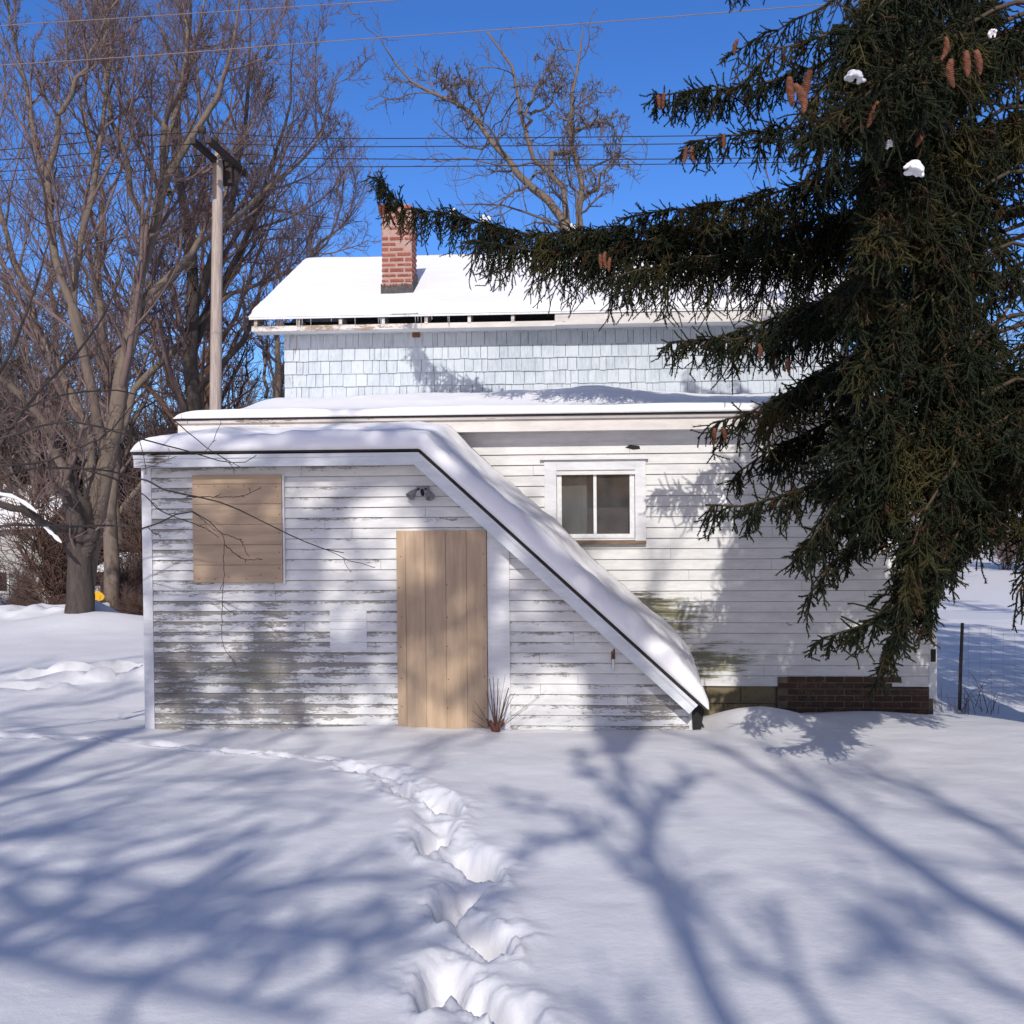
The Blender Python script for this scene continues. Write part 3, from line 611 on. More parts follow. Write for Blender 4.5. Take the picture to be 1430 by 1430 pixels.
# low wing
def wpos(u, v):
    x = WXa-.03+(WXb-WXa+.06)*u; d = WOV-.07+(4.47-WOV+.07)*v**1.4; return np.stack([x, d, 3.139+(3.466-3.139)*(d-WOV+.055)/(4.49-WOV+.055)], -1)
def unit_up(u, v): return np.stack([0*u, 0*u, 1+0*u], -1)
def wth(u, v, B):
    x, d = B[..., 0], B[..., 1]-WOV+.07; n1 = vnoise(x*1.1, d*1.3, 31); n2 = vnoise(x*4, d*4, 32)
    T = (.085+.03*n1+.01*n2)*edge(d+.003, .06)*edge(x-WXa+.03, .3)
    dr = (.17+.06*n1+.02*n2)*sstep(1.2, 2.4, d)*edge(np.clip(x-(-3.70), 0, 9), .9)*sstep(-3.75, -3.6, x)
    return .006+T+dr*np.interp(x, [-4, 0, .9, 1.6, 2.4, 5], [.85, 1, 1.12, .95, .6, .45])
snow_sheet('roof_snow', 240, 50, wpos, unit_up, wth, 'long strip of snow on the low wing roof under the shingled wall')
# main roof, front and back
def rpos(u, v):
    x = RXa-.02+(RXb-RXa+.04)*u; d = ED-.015+(RD-ED+.015)*v; return np.stack([x, d, slope_z(d)+.002], -1)
def rth(u, v, B):
    x, d = B[..., 0], B[..., 1]-ED; n1 = vnoise(x*1.4, d*1.2, 41); n2 = vnoise(x*6, d*6, 42)
    gapm = .05+.09*sstep(-.05, .12, vnoise(x*.9, 0*x, 43))+.03*n2                 # ragged lower edge
    gapm = np.where((x > -1.95) & (x < -1.55), -.02, gapm)
    return .002+(.10+.03*n1+.01*n2)*edge(np.clip(d-gapm, 0, 9), .07)*edge(x-RXa+.03, .16)*edge(RXb-x+.03, .16)
snow_sheet('roof_snow', 280, 70, rpos, unit_up, rth, 'bright snow sheet on the front slope of the main roof')
def rpos2(u, v):
    x = RXa-.02+(RXb-RXa+.04)*u; d = RD+(RD-ED)*v; return np.stack([x, d, RZ-(d-RD)*(RZ-EZ)/(RD-ED)+.002], -1)
def rth2(u, v, B): return .10*edge(v*3+.02, .02)*edge((1-v)*3, .1)*edge(B[..., 0]-RXa+.03, .16)
snow_sheet('roof_snow', 60, 20, rpos2, unit_up, lambda u, v, B: .002+(.10+.02*vnoise(B[..., 0], B[..., 1], 44))*edge((1-v)*3, .1)*edge(B[..., 0]-RXa+.03, .16)*edge(RXb-B[..., 0]+.03, .16), 'snow on the far slope of the main roof')

# ================================================================== BARE TREES
def pix_poly(l, Y):
    return np.array([P(a[0], a[1], a[2] if len(a) > 2 else Y) for a in l])
def bare_tree(name, guides, radii, levels, seed, bm, tm, label, group=None, base=None, jit=.05, cat='tree', extra=None, K=14, more=None):
    """guides: list of world polylines (first = trunk); radii: (r0, r1) each; levels: list of dicts for spawn"""
    r = np.random.default_rng(seed)
    G = np.stack([resample(gd, K, jit, r) for gd in guides]); Rr = np.stack([np.linspace(a, c, K) for a, c in radii])
    b0 = G[0][0] if base is None else np.asarray(base)
    root = empty(name, tuple(b0), 0, label, cat, group)
    tb = Tubes(); tb.add(G-b0, Rr, 10); tb.build('trunk', bm, root)
    tw = Tubes(); cur = [(G, Rr)]
    P0, R0 = G, Rr
    for li, lv in enumerate(levels):
        lv = dict(lv); n = lv.pop('n'); sk = lv.pop('skip', 0)
        if sk: P0, R0 = P0[sk:], R0[sk:]
        P0, R0 = spawn(P0, R0, n, r, **lv); tw.add(P0-b0, R0, 6 if li == 0 else (4 if li == 1 else 3))
    if more:
        G = np.stack([resample(gd, K, jit, r) for gd in more[0]]); Rr = np.stack([np.linspace(a, c, K) for a, c in more[1]]); tw.add(G-b0, Rr, 8); P0, R0 = G, Rr
        for lv in more[2]:
            lv = dict(lv); n = lv.pop('n'); P0, R0 = spawn(P0, R0, n, r, **lv); tw.add(P0-b0, R0, 4)
    if extra is not None: extra(tw, P0, R0, r, b0)
    tw.build('crown', tm, root)
    return root
LV = [dict(n=12, t=(.25, 1), ang=42, lr=.33, fall=.45, K=7, up=.16, wig=.10, rr=.55, rmin=.012), dict(n=9, t=(.15, 1), ang=42, lr=.42, fall=.4, K=6, up=.12, wig=.12, rr=.6, rmin=.007),
      dict(n=7, t=(.15, 1), ang=40, lr=.46, fall=.4, K=5, up=.10, wig=.14, rr=.65, rmin=.0045), dict(n=4, t=(.2, 1), ang=38, lr=.5, fall=.3, K=4, up=.08, wig=.12, rr=.7, rmin=.0035)]
# big maple at the left, forked low
YA = 21.0; a0 = P(112, 868, YA); a0[2] -= .3
A = [[a0, P(112, 800, YA), P(114, 760, YA), P(122, 715, YA), P(150, 640, YA), P(165, 570, YA), P(176, 500, YA+.3), P(190, 430, YA+.5), P(203, 360, YA+.6), P(235, 270, YA+.6), P(262, 205, YA+.8), P(300, 130, YA+1), P(335, 0, YA+1)],
     [P(112, 800, YA), P(104, 740, YA-.2), P(92, 690, YA-.3), P(85, 650, YA-.4), P(55, 580, YA-.8), P(20, 540, YA-1.2), P(-60, 480, YA-1.8)],
     [P(150, 640, YA), P(130, 560, YA-.4), P(112, 470, YA-.7), P(98, 400, YA-.8), P(120, 300, YA-.8), P(138, 200, YA-.7), P(150, 120, YA-.5), P(165, -30, YA-.4)],
     [P(112, 470, YA-.7), P(80, 370, YA-1), P(60, 240, YA-1.2), P(45, 160, YA-1.4), P(25, 60, YA-1.6), P(-10, -40, YA-1.8)],
     [P(65, 245, YA-1.2), P(90, 150, YA-1.5), P(130, 70, YA-1.8), P(165, 0, YA-2)],
     [P(203, 360, YA+.6), P(190, 300, YA+.3), P(180, 240, YA), P(160, 170, YA-.2), P(140, 90, YA-.4), P(150, 20, YA-.6), P(155, -60, YA-.6)],
     [P(235, 270, YA+.6), P(228, 200, YA+1), P(250, 120, YA+1.4), P(262, 40, YA+1.6), P(255, -60, YA+1.8)],
     [P(104, 740, YA-.2), P(70, 735, YA-.8), P(30, 712, YA-1.5), P(-40, 690, YA-2)], [P(118, 790, YA), P(128, 690, YA+.6), P(120, 600, YA+1.2), P(75, 500, YA+1.6), P(30, 400, YA+2), P(0, 300, YA+2.3), P(-20, 180, YA+2.4)],
     [P(190, 430, YA+.5), P(240, 380, YA+1.2), P(300, 300, YA+1.8), P(330, 220, YA+2.2), P(380, 130, YA+2.4)]]
RA = [(.29, .022), (.16, .04), (.115, .013), (.09, .015), (.07, .015), (.08, .012), (.09, .012), (.11, .05), (.17, .025), (.09, .012)]
A0 = P(113, 856, YA+.9); A[0] = [A0, P(117, 800, YA+.8), P(131, 752, YA+.6)]+A[0][3:]; A[0][3] = P(142, 700, YA+.3); A[8][0] = P(131, 752, YA+.6)
SN = [[a0, P(112, 800, YA), P(108, 740, YA-.1), P(98, 690, YA-.2), P(90, 652, YA-.3)], [P(112, 800, YA), P(122, 765, YA-.1), P(132, 738, YA-.1)], A[7]]
bare_tree('maple_tree', SN, [(.33, .13), (.19, .12), (.10, .05)], [dict(n=5, t=(.4, 1), ang=50, lr=.5, fall=.3, K=6, up=.1, wig=.15, rr=.25, rmin=.008), dict(n=6, t=(.2, 1), ang=42, lr=.5, fall=.3, K=5, up=.1, wig=.15, rr=.6, rmin=.006)], 7, M['barkm'], M['twig'], 'dark thick forked trunk with a broken top standing in the snow at left', jit=.02)
A.pop(7); RA.pop(7); RA[0] = (.24, .022); RA[1] = (.15, .04); A[1][0] = P(131, 748, YA+.6); A[1][1] = P(118, 700, YA+.2)
bare_tree('maple_tree', A, RA, LV, 1, M['barkg'], M['twig'], 'tall spreading bare tree rising right behind the dark broken trunk')
# second trunk behind, near the pole
YB = 26.0; b0 = P(156, 850, YB)
B = [[b0, P(157, 720, YB), P(161, 620, YB), P(160, 560, YB), P(172, 480, YB), P(195, 420, YB), P(202, 360, YB), P(222, 280, YB), P(235, 215, YB), P(262, 100, YB), P(290, -20, YB)],
     [P(165, 620, YB), P(190, 545, YB+.5), P(245, 490, YB+1), P(330, 410, YB+1.5), P(420, 370, YB+2), P(500, 290, YB+2.2)],
     [P(165, 560, YB), P(145, 480, YB-.5), P(138, 380, YB-.8), P(140, 260, YB-1), P(120, 150, YB-1), P(115, 30, YB-1)],
     [P(172, 480, YB), P(225, 400, YB-.5), P(290, 330, YB-.8), P(345, 290, YB-1), P(440, 200, YB-1), P(470, 110, YB-1)]]
bare_tree('bare_tree', B, [(.21, .022), (.11, .015), (.12, .015), (.11, .015)], LV, 2, M['barkg'], M['twig'], 'pale barked bare tree behind the dark forked maple')
YC = 27.0; c0 = P(262, 840, YC)
Cc = [[c0, P(263, 600, YC), P(265, 520, YC), P(270, 430, YC), P(264, 350, YC), P(250, 270, YC), P(243, 180, YC), P(262, 90, YC), P(265, -40, YC)],
      [P(265, 520, YC), P(300, 420, YC+.5), P(335, 350, YC+.8), P(372, 270, YC+1), P(400, 160, YC+1), P(410, 60, YC+1)],
      [P(270, 430, YC), P(310, 330, YC-.6), P(330, 250, YC-1), P(345, 140, YC-1.2), P(350, 20, YC-1.2)],
      [P(265, 560, YC), P(330, 480, YC-.6), P(400, 400, YC-1), P(460, 330, YC-1.2), P(480, 250, YC-1.4)]]
bare_tree('bare_tree', Cc, [(.30, .025), (.13, .015), (.13, .015), (.10, .012)], LV, 3, M['barkd'], M['twig'], 'dark trunked bare tree just behind the utility pole')
# tall tree beyond the roof, crooked limbs with clusters of dry seed pods
def pods(tw, P0, R0, r, b0):
    k = r.random(len(P0)) < .16; q = P0[k]; n = len(q); s = q[:, -1]; e = s+np.stack([r.normal(0, .04, n), r.normal(0, .04, n), -r.uniform(.1, .32, n)], -1)
    tw.add(np.stack([s, (s+e)/2+r.normal(0, .01, (n, 3)), e], 1)-b0, np.stack([np.full(n, .006), np.full(n, .012), np.full(n, .004)], 1), 3)
YD = 30.0; d0 = P(800, 800, YD)
D = [[d0, P(800, 420, YD), P(797, 330, YD), P(790, 290, YD), P(770, 240, YD), P(748, 212, YD), P(736, 185, YD), P(728, 150, YD), P(716, 105, YD), P(692, 65, YD), P(680, 45, YD)],
     [P(797, 330, YD), P(765, 280, YD+.3), P(740, 255, YD+.5), P(695, 215, YD+.7), P(675, 175, YD+.8), P(640, 150, YD+.9), P(600, 130, YD+1), P(558, 88, YD+1.1), P(538, 66, YD+1.1)],
     [P(736, 185, YD), P(742, 145, YD-.4), P(757, 110, YD-.6), P(765, 80, YD-.7)],
     [P(806, 400, YD), P(812, 300, YD-.2), P(804, 250, YD-.3), P(795, 200, YD-.4), P(797, 160, YD-.5), P(806, 105, YD-.6), P(806, 70, YD-.6), P(814, 42, YD-.6)],
     [P(795, 195, YD-.4), P(812, 182, YD-.8), P(835, 172, YD-1), P(866, 165, YD-1.2)], [P(770, 240, YD), P(772, 215, YD+.5), P(800, 210, YD+.9), P(798, 150, YD+1), P(840, 130, YD+1)],
     [P(640, 150, YD+.9), P(622, 120, YD+1.2), P(600, 105, YD+1.3)], [P(812, 280, YD-.2), P(840, 250, YD-.6), P(858, 215, YD-.8), P(862, 190, YD-.9)], [P(675, 175, YD+.8), P(650, 120, YD+.4), P(630, 105, YD+.2)], [P(740, 160, YD), P(775, 140, YD), P(780, 90, YD+.2)]]
LVD = [dict(n=14, t=(.2, .95), ang=60, lr=.21, fall=.2, K=6, up=.0, wig=.30, rr=.5, rmin=.014), dict(n=7, t=(.2, 1), ang=50, lr=.5, fall=.3, K=6, up=.06, wig=.34, rr=.6, rmin=.009), dict(n=4, t=(.2, 1), ang=45, lr=.5, fall=.3, K=5, up=.05, wig=.3, rr=.7, rmin=.006)]
bare_tree('bare_tree', D, [(.22, .025), (.14, .02), (.06, .018), (.13, .02), (.06, .016), (.08, .016), (.05, .015), (.06, .015), (.05, .015), (.05, .015)], LVD, 4, M['barkg'], M['twigg'], 'crooked bare tree with dangling seed pods rising beyond the main roof', extra=pods, jit=.08)
def pt_tree(seed, h, spread, bm, tm, nl=9, lv=None, r0=None):
    """a free grown tree at the origin, returned as a list of guides and radii"""
    r = np.random.default_rng(seed); g = [[(0, 0, -.3), (r.normal(0, .1), r.normal(0, .1), h*.3), (r.normal(0, .3), r.normal(0, .3), h*.65), (r.normal(0, .6), r.normal(0, .6), h)]]; rad = [(r0 or h*.017, .02)]
    for i in range(nl):
        t = r.uniform(.18, .6); a = i*2.4+r.normal(0, .4); l = spread*r.uniform(.6, 1.1)*(1.15-t); z0 = h*t
        g.append([(0, 0, z0), (math.cos(a)*l*.35, math.sin(a)*l*.35, z0+l*.5), (math.cos(a)*l*.7, math.sin(a)*l*.7, z0+l*1.0), (math.cos(a)*l*.95, math.sin(a)*l*.95, min(h*.98, z0+l*1.6))]); rad.append((rad[0][0]*.5*(1.1-t), .015))
    return g, rad
def dup(root, loc, rz, sc, label=None, group=None):
    n = root.copy(); C.objects.link(n); n.location = loc; n.rotation_euler = (0, 0, rz); n.scale = (sc, sc, sc)
    for c in list(root.children): q = c.copy(); C.objects.link(q); q.parent = n
    if label: n['label'] = label
    if group: n['group'] = group
    return n
LW = [dict(n=9, t=(.2, 1), ang=45, lr=.35, fall=.4, K=5, up=.14, wig=.14, rr=.55, rmin=.014), dict(n=7, t=(.15, 1), ang=42, lr=.45, fall=.4, K=4, up=.1, wig=.14, rr=.6, rmin=.009), dict(n=5, t=(.15, 1), ang=40, lr=.5, fall=.4, K=4, up=.08, wig=.14, rr=.7, rmin=.007)]
woods = []
for i, (h, s, bm, tm) in enumerate(((13, 5, 'barkg', 'twig'), (15, 4.5, 'barkr', 'twigr'), (11, 5, 'barkg', 'twigg'))):
    g_, rd = pt_tree(50+i, h, s, None, None); woods.append(bare_tree('woodland_tree', g_, rd, LW, 60+i, M[bm], M[tm], ('grey barked bare tree with a broad crown in the far woods', 'tall russet bare tree in the far woods', 'shorter grey twigged bare tree in the far woods')[i], 'bare trees in the far woods'))
r = np.random.default_rng(77); k = 0
spots = [(-46+62*(i/26)+r.normal(0, 1.2), r.uniform(38, 70)) for i in range(27)]+[(r.uniform(-22, -7), r.uniform(34, 46)) for i in range(6)]+[(18+i*4.2+r.normal(0, 1), r.uniform(62, 95)) for i in range(9)]+[(9.5, 40), (13, 46), (17.5, 44), (22, 50), (15, 36)]+[(2+r.normal(0, 2), 48), (-3, 44), (9, 50)]
for (x, y) in spots:
    src = woods[k % 3]; sc = r.uniform(.8, 1.25)*(.62 if -9 < x < 12 and y < 60 else 1)
    if k < 3: src.location = (x, y, gz(x, y)); src.rotation_euler = (0, 0, r.uniform(0, 6)); src.scale = (sc,)*3
    else: dup(src, (x, y, gz(x, y)), r.uniform(0, 6), sc)
    k += 1
# brush at the road edge
def shrub(seed, tm, n0=26, h=2.2):
    r = np.random.default_rng(seed); g_ = []; rd = []
    for i in range(n0):
        a = r.uniform(0, 6.28); q = r.uniform(.1, .9); b_ = r.uniform(0, .25)
        g_.append([(b_*math.cos(a), b_*math.sin(a), -.1), (q*.5*math.cos(a), q*.5*math.sin(a), h*.4), (q*math.cos(a)+r.normal(0, .15), q*math.sin(a)+r.normal(0, .15), h*r.uniform(.7, 1.1))]); rd.append((.016, .006))
    return g_, rd
LS = [dict(n=9, t=(.15, 1), ang=38, lr=.4, fall=.3, K=4, up=.1, wig=.18, rr=.7, rmin=.006), dict(n=6, t=(.1, 1), ang=40, lr=.45, fall=.3, K=4, up=.06, wig=.18, rr=.7, rmin=.005)]
shr = []
for i, tm in enumerate(('twigr', 'twig')):
    g_, rd = shrub(90+i, tm); shr.append(bare_tree('brush_shrub', g_, rd, LS, 95+i, M['barkr'], M[tm], ('leafless russet shrub in the brush along the road', 'leafless purplish shrub in the brush along the road')[i], 'shrubs in the roadside brush', base=(0, 0, 0), cat='shrub'))
k = 0
for i in range(82):
    y = r.uniform(26, 36); x = -y*r.uniform(.24, .62)
    if i >= 70: x = r.uniform(13, 30); y = r.uniform(40, 60)
    sc = r.uniform(.7, 1.9)
    if 44 <= i < 70: y = r.uniform(44, 60); x = -y*r.uniform(.28, .56); sc *= 1.7
    pxx = 715+1400*x/y
    if y < 43 and (-60 < pxx < 75 or 95 < pxx < 215): sc *= .38
    if k < 2: shr[k].location = (x, y, gz(x, y)); shr[k].scale = (sc,)*3
    else: dup(shr[k % 2], (x, y, gz(x, y)), r.uniform(0, 6), sc)
    k += 1
# low red hedge strip
hb, hr = shrub(120, 'twigr', 40, .8); lh = bare_tree('low_shrub', hb, hr, LS, 121, M['barkr'], M['twigr'], 'low rusty brown shrub at the foot of the brush behind the snow bank', 'low shrubs behind the snow bank', base=(0, 0, 0), cat='shrub')
for i in range(14):
    x, y = -17.5+i*.95+r.normal(0, .2), 25.6+r.normal(0, .4)
    if i == 0: lh.location = (x, y, gz(x, y)); lh.scale = (.6,)*3
    else: dup(lh, (x, y, gz(x, y)-.05), r.uniform(0, 6), r.uniform(.45, .75))

# ------------------------------------------------------------------ trees behind the photographer (they throw the shadows)
def cast_back(pt, yT): s = (yT-pt[1])/tosun[1]; return np.asarray(pt)+tosun*s
def shade(l, yT): return [cast_back(gpix(a, b), yT) for a, b in l]
def shade_wall(l, yT, d=0):
    o = []
    for a, b in l: x, z = FP(a, b, d); o.append(cast_back(toW(x, d, z), yT))
    return o
yT = -7.0
S = [shade([(1035, 1430), (985, 1345), (935, 1280), (910, 1225), (885, 1130), (875, 1095), (860, 1050)], yT), shade([(1130, 1425), (1075, 1355), (1015, 1305), (940, 1260)], yT), shade([(915, 1240), (815, 1165), (775, 1140), (740, 1110)], yT-.2), shade([(815, 1168), (760, 1180), (715, 1195)], yT),
     shade([(900, 1200), (930, 1120), (990, 1080)], yT), shade([(885, 1130), (830, 1090), (800, 1050)], yT)]
tp = S[0][0]; base = np.array([tp[0]+.5, yT, .8])
S[0] = [base, base*.5+tp*.5+np.array([.25, 0, 0]), tp]+S[0][1:]; S[1] = [base*.35+tp*.65+np.array([.35, 0, 0]), S[1][0]]+S[1][1:]
LSH = [dict(n=7, t=(.4, 1), ang=45, lr=.17, fall=.3, K=6, up=.12, wig=.14, rr=.5, rmin=.022), dict(n=5, t=(.15, 1), ang=42, lr=.5, fall=.3, K=5, up=.1, wig=.16, rr=.6, rmin=.009), dict(n=4, t=(.15, 1), ang=40, lr=.5, fall=.3, K=4, up=.08, wig=.14, rr=.7, rmin=.009)]
LSH2 = [dict(LSH[0], n=9, lr=.26, t=(.2, 1)), dict(LSH[1], n=4, rmin=.009), dict(LSH[2], n=3, rmin=.006)]
Dd = [[(720, 735), (678, 770), (640, 812), (600, 848), (555, 875), (500, 910), (430, 960)], [(720, 740), (660, 800), (600, 870), (540, 905)], [(800, 800), (740, 828), (680, 850), (620, 882), (555, 878)], [(720, 735), (620, 700), (540, 660), (460, 720), (440, 780), (420, 850), (400, 920)], [(540, 660), (440, 640), (380, 680), (330, 750), (290, 810), (270, 860)], [(460, 720), (400, 760), (370, 860), (330, 960), (280, 1000)],
      [(720, 735), (640, 640), (600, 580), (480, 600), (330, 640), (200, 690)], [(720, 735), (760, 640), (740, 590)], [(800, 900), (860, 830), (930, 800), (1000, 790)], [(800, 900), (700, 920), (620, 990)], [(440, 780), (340, 800), (240, 860), (210, 960)], [(500, 910), (420, 905), (300, 935), (210, 985)], [(660, 770), (600, 730), (560, 640), (520, 600)], [(830, 960), (900, 900), (960, 880)], [(300, 780), (250, 740), (200, 760)]]
Dd = [shade_wall(l, yT+.12*i) for i, l in enumerate(Dd)]; Dd[0] = [S[0][-1], .5*S[0][-1]+.5*Dd[0][0]+np.array([.3, 0, 0])]+Dd[0]; Dd[2] = [S[0][-1], .5*S[0][-1]+.5*Dd[2][0]+np.array([.5, 0, 0])]+Dd[2]
RD_ = [(.16, .10), (.10, .06), (.13, .07), (.15, .09), (.12, .07), (.11, .06), (.12, .06), (.10, .05), (.10, .05), (.10, .05), (.10, .06), (.10, .06), (.09, .05), (.09, .05), (.08, .05)]
bare_tree('shade_tree', S, [(.09, .04), (.05, .028), (.035, .018), (.05, .02), (.05, .02), (.05, .02)], LSH, 201, M['barkg'], M['twig'], 'tree behind the viewer whose forked shadow falls on the snow right of the footprints', 'tall bare trees behind the viewer', jit=.03, more=(Dd, RD_, [dict(n=8, t=(.1, 1), ang=50, lr=.30, fall=.2, K=6, up=.02, wig=.16, rr=.6, rmin=.032, lmin=.5), dict(n=5, t=(.15, 1), ang=45, lr=.5, fall=.3, K=5, up=.03, wig=.16, rr=.7, rmin=.016), dict(n=4, t=(.15, 1), ang=42, lr=.5, fall=.3, K=4, up=.03, wig=.14, rr=.7, rmin=.009)]))
S2 = shade([(1430, 1295), (1340, 1250), (1215, 1165), (1140, 1115), (1055, 1065), (1000, 1040)], yT-2); S3 = shade([(1430, 1175), (1315, 1120), (1240, 1085), (1180, 1062)], yT-2.3)
base = np.array([S2[0][0]+1.6, yT-2, 1.2]); S2 = [base, base*.4+S2[0]*.6+np.array([.3, 0, 0])]+S2; S3 = [S2[1]]+S3
bare_tree('shade_tree', [S2, S3, shade([(1165, 1365), (1215, 1325), (1285, 1280)], yT-2)], [(.22, .035), (.09, .03), (.05, .025)], [dict(LSH[0], n=10, lr=.2), dict(LSH[1], n=5), dict(LSH[2], n=4, rmin=.006)], 202, M['barkg'], M['twig'], 'tree behind the viewer at right, throwing the two long diagonal shadows', 'tall bare trees behind the viewer', jit=.03)
L = [[(-200, 1290), (0, 1315), (60, 1345), (120, 1370), (220, 1390), (330, 1402), (450, 1420)], [(-200, 1190), (0, 1215), (100, 1230), (260, 1245), (350, 1240), (500, 1225), (600, 1215)], [(5, 1235), (25, 1270), (125, 1295), (200, 1300), (350, 1300), (500, 1300), (600, 1285), (680, 1255)],
     [(115, 1370), (225, 1350), (375, 1320), (500, 1305)], [(0, 1310), (75, 1275), (175, 1210), (300, 1185), (400, 1165)], [(360, 1190), (290, 1240), (240, 1285), (150, 1330)], [(-150, 1130), (0, 1105), (200, 1090), (400, 1085), (560, 1070)], [(-150, 1175), (0, 1165), (150, 1140), (330, 1110), (520, 1120)]]
L += [[(-120, 965), (0, 942), (100, 930), (200, 915)], [(-120, 1020), (0, 995), (100, 985), (200, 962)], [(-100, 1065), (40, 1050), (200, 1030), (330, 1030)]]
L = [shade(l, yT-.3*i+1) for i, l in enumerate(L)]
base = np.array([L[0][0][0]-1.5, yT+1, 1.2]); crotch = np.array([L[0][0][0]-.8, yT+1, 5.6]); L[0] = [crotch]+L[0]; L[1] = [crotch+np.array([-.2, 0, .8])]+L[1]; L[6] = [crotch+np.array([-.3, 0, 1.5])]+L[6]; L[7] = [crotch+np.array([-.3, 0, 1.2])]+L[7]
for i in (8, 9, 10): L[i] = [crotch+np.array([-.4, 0, 2.2]), crotch*.4+L[i][0]*.6+np.array([-.4, 0, .3])]+L[i]
top = [base, crotch, crotch+np.array([-.2, 0, 2.5]), crotch+np.array([-.6, .3, 6.5])]
bare_tree('shade_tree', [top]+L, [(.28, .04), (.075, .03), (.065, .03), (.06, .025), (.045, .022), (.05, .022), (.04, .02), (.045, .02), (.045, .02), (.09, .04), (.09, .04), (.08, .035)], LSH2, 203, M['barkg'], M['twig'], 'tree behind the viewer throwing sweeping limb shadows over the left snow', 'tall bare trees behind the viewer', jit=.03)
# ------------------------------------------------------------------ sapling reaching in from the left, in front of the enclosure
YS = 8.4
V_ = [[(-150, 1150), (-110, 900), (-70, 760), (0, 735), (100, 735), (180, 734), (207, 736), (255, 715), (270, 715), (293, 728), (309, 745)],
      [(293, 728), (309, 745), (313, 765), (312, 812), (310, 860), (312, 900), (330, 930)],
      [(-110, 900), (-60, 720), (20, 660), (120, 655), (199, 669), (230, 684), (283, 695), (327, 709), (360, 724), (398, 744), (442, 763), (480, 772)],
      [(100, 650), (150, 665), (199, 690), (222, 711), (243, 721), (283, 736), (306, 751)], [(310, 745), (335, 755), (345, 774)], [(314, 761), (339, 780), (367, 781)], [(260, 694), (285, 694), (335, 693), (364, 682)], [(207, 736), (215, 745), (225, 748)],
      [(-80, 760), (-40, 640), (40, 600), (110, 590), (180, 608), (264, 631), (318, 646), (345, 645), (358, 636)], [(-40, 620), (60, 560), (150, 545), (200, 555), (232, 579), (268, 608), (297, 631), (335, 652)], [(-70, 740), (0, 620), (60, 540), (110, 490), (150, 430), (175, 370)], [(-70, 700), (-20, 560), (20, 480), (50, 400), (70, 330)], [(0, 650), (60, 645), (110, 625), (150, 605), (190, 560)]]
Vp = [pix_poly(l, YS+.12*math.sin(i*2.1)) for i, l in enumerate(V_)]; Vp[0][0][2] = gz(Vp[0][0][0], Vp[0][0][1])-.1
bare_tree('sapling', Vp, [(.022, .0035), (.0035, .0022), (.013, .0035), (.007, .003), (.004, .0025), (.004, .0025), (.004, .0025), (.004, .0025), (.014, .003), (.009, .003), (.02, .006), (.02, .006), (.01, .004)], [dict(n=3, t=(.35, 1), ang=40, lr=.10, fall=.2, K=5, up=.02, wig=.15, rr=.6, rmin=.0025), dict(n=2, t=(.3, 1), ang=40, lr=.4, K=4, up=.03, wig=.15, rr=.8, rmin=.002)], 301, M['barkd'], M['twigr'], 'thin reddish sapling reaching in from the left across the boarded window', jit=.003, K=30)

# ------------------------------------------------------------------ stump sprout by the door
sp = gpix(692, 1014); fx_, fz_ = FP(692, 1012, -.22); spw = toW(fx_, -.22, 0); spz = gz(spw[0], spw[1])
root = empty('stump_sprout', (spw[0], spw[1], spz), 0, 'red brown stump with upright sprouts at the foot of the boarded door', 'shrub')
t = Tubes(); r = np.random.default_rng(12)
for q in range(16):
    a = r.uniform(0, 6.28); t.add([(0, 0, -.05), (.03*math.cos(a), .03*math.sin(a), .04), (.09*math.cos(a), .06*math.sin(a), r.uniform(.03, .13))], [.03, .022, .006], 6)
t.build('stump', simple('red brown stump bark', (.16, .065, .05), (.09, .04, .03), 14), root)
t = Tubes()
for (tx, tz, rr_) in ((-.055, .52, .007), (-.02, .53, .006), (-.085, .40, .006), (.03, .53, .006), (.035, .42, .005), (.13, .42, .011), (.12, .33, .007), (.19, .38, .004), (-.2, .30, .004), (-.24, .12, .004), (.5, .40, .0025), (.42, .33, .0025), (-.22, .2, .004), (.27, .22, .003), (.1, .56, .003), (-.02, .34, .005)):
    b_ = r.normal(0, .012); t.add(resample([(b_, 0, .03), (tx*.3+b_, r.normal(0, .02)-.02, tz*.35), (tx*.7, r.normal(0, .03)-.02, tz*.7), (tx, r.normal(0, .03)-.02, tz)], 8), np.linspace(rr_, rr_*.45, 8), 5)
t.build('sprouts', M['barkr'], root)

# ================================================================== NORWAY SPRUCE
rs = np.random.default_rng(400)
TX, TY = 5.3, 8.9; tz0 = gz(TX, TY)
spr = empty('norway_spruce', (TX, TY, tz0), 0, 'dark spruce with drooping branches filling the right of the photo', 'tree'); so_ = np.array([TX, TY, tz0])
t = Tubes(); t.add(np.array([(TX, TY, tz0-.2), (TX+.03, TY, 4), (TX-.03, TY, 10), (TX, TY, 16), (TX, TY, 19.5)])-so_, [.36, .30, .21, .1, .02], 14); t.build('trunk', M['barkr'], spr)
tk = lambda z: (TX, TY, z)
BG = []   # (points, radius, hang length, density, lateral length)
def bough(l, z0, hang=.55, dens=1.0, lat=.5, r0=.045, Yd=None, tail=None):
    pts = [np.array(tk(z0))]+[P(*a) for a in l]; BG.append((pts, r0, hang, dens, lat))
bough([(1300, 318, 9.9), (1120, 322, 10.4), (980, 320, 10.8), (880, 325, 11.1), (790, 330, 11.4), (690, 318, 11.7), (620, 298, 11.9), (560, 290, 12.0), (536, 278, 12.0), (527, 250, 12.0)], 4.9, .62, 1.7, .5, .06)
bough([(1200, 330, 10.0), (1020, 335, 10.6), (900, 340, 10.9), (800, 352, 11.1), (720, 345, 11.3), (660, 335, 11.4)], 4.8, .75, 1.5, .5)
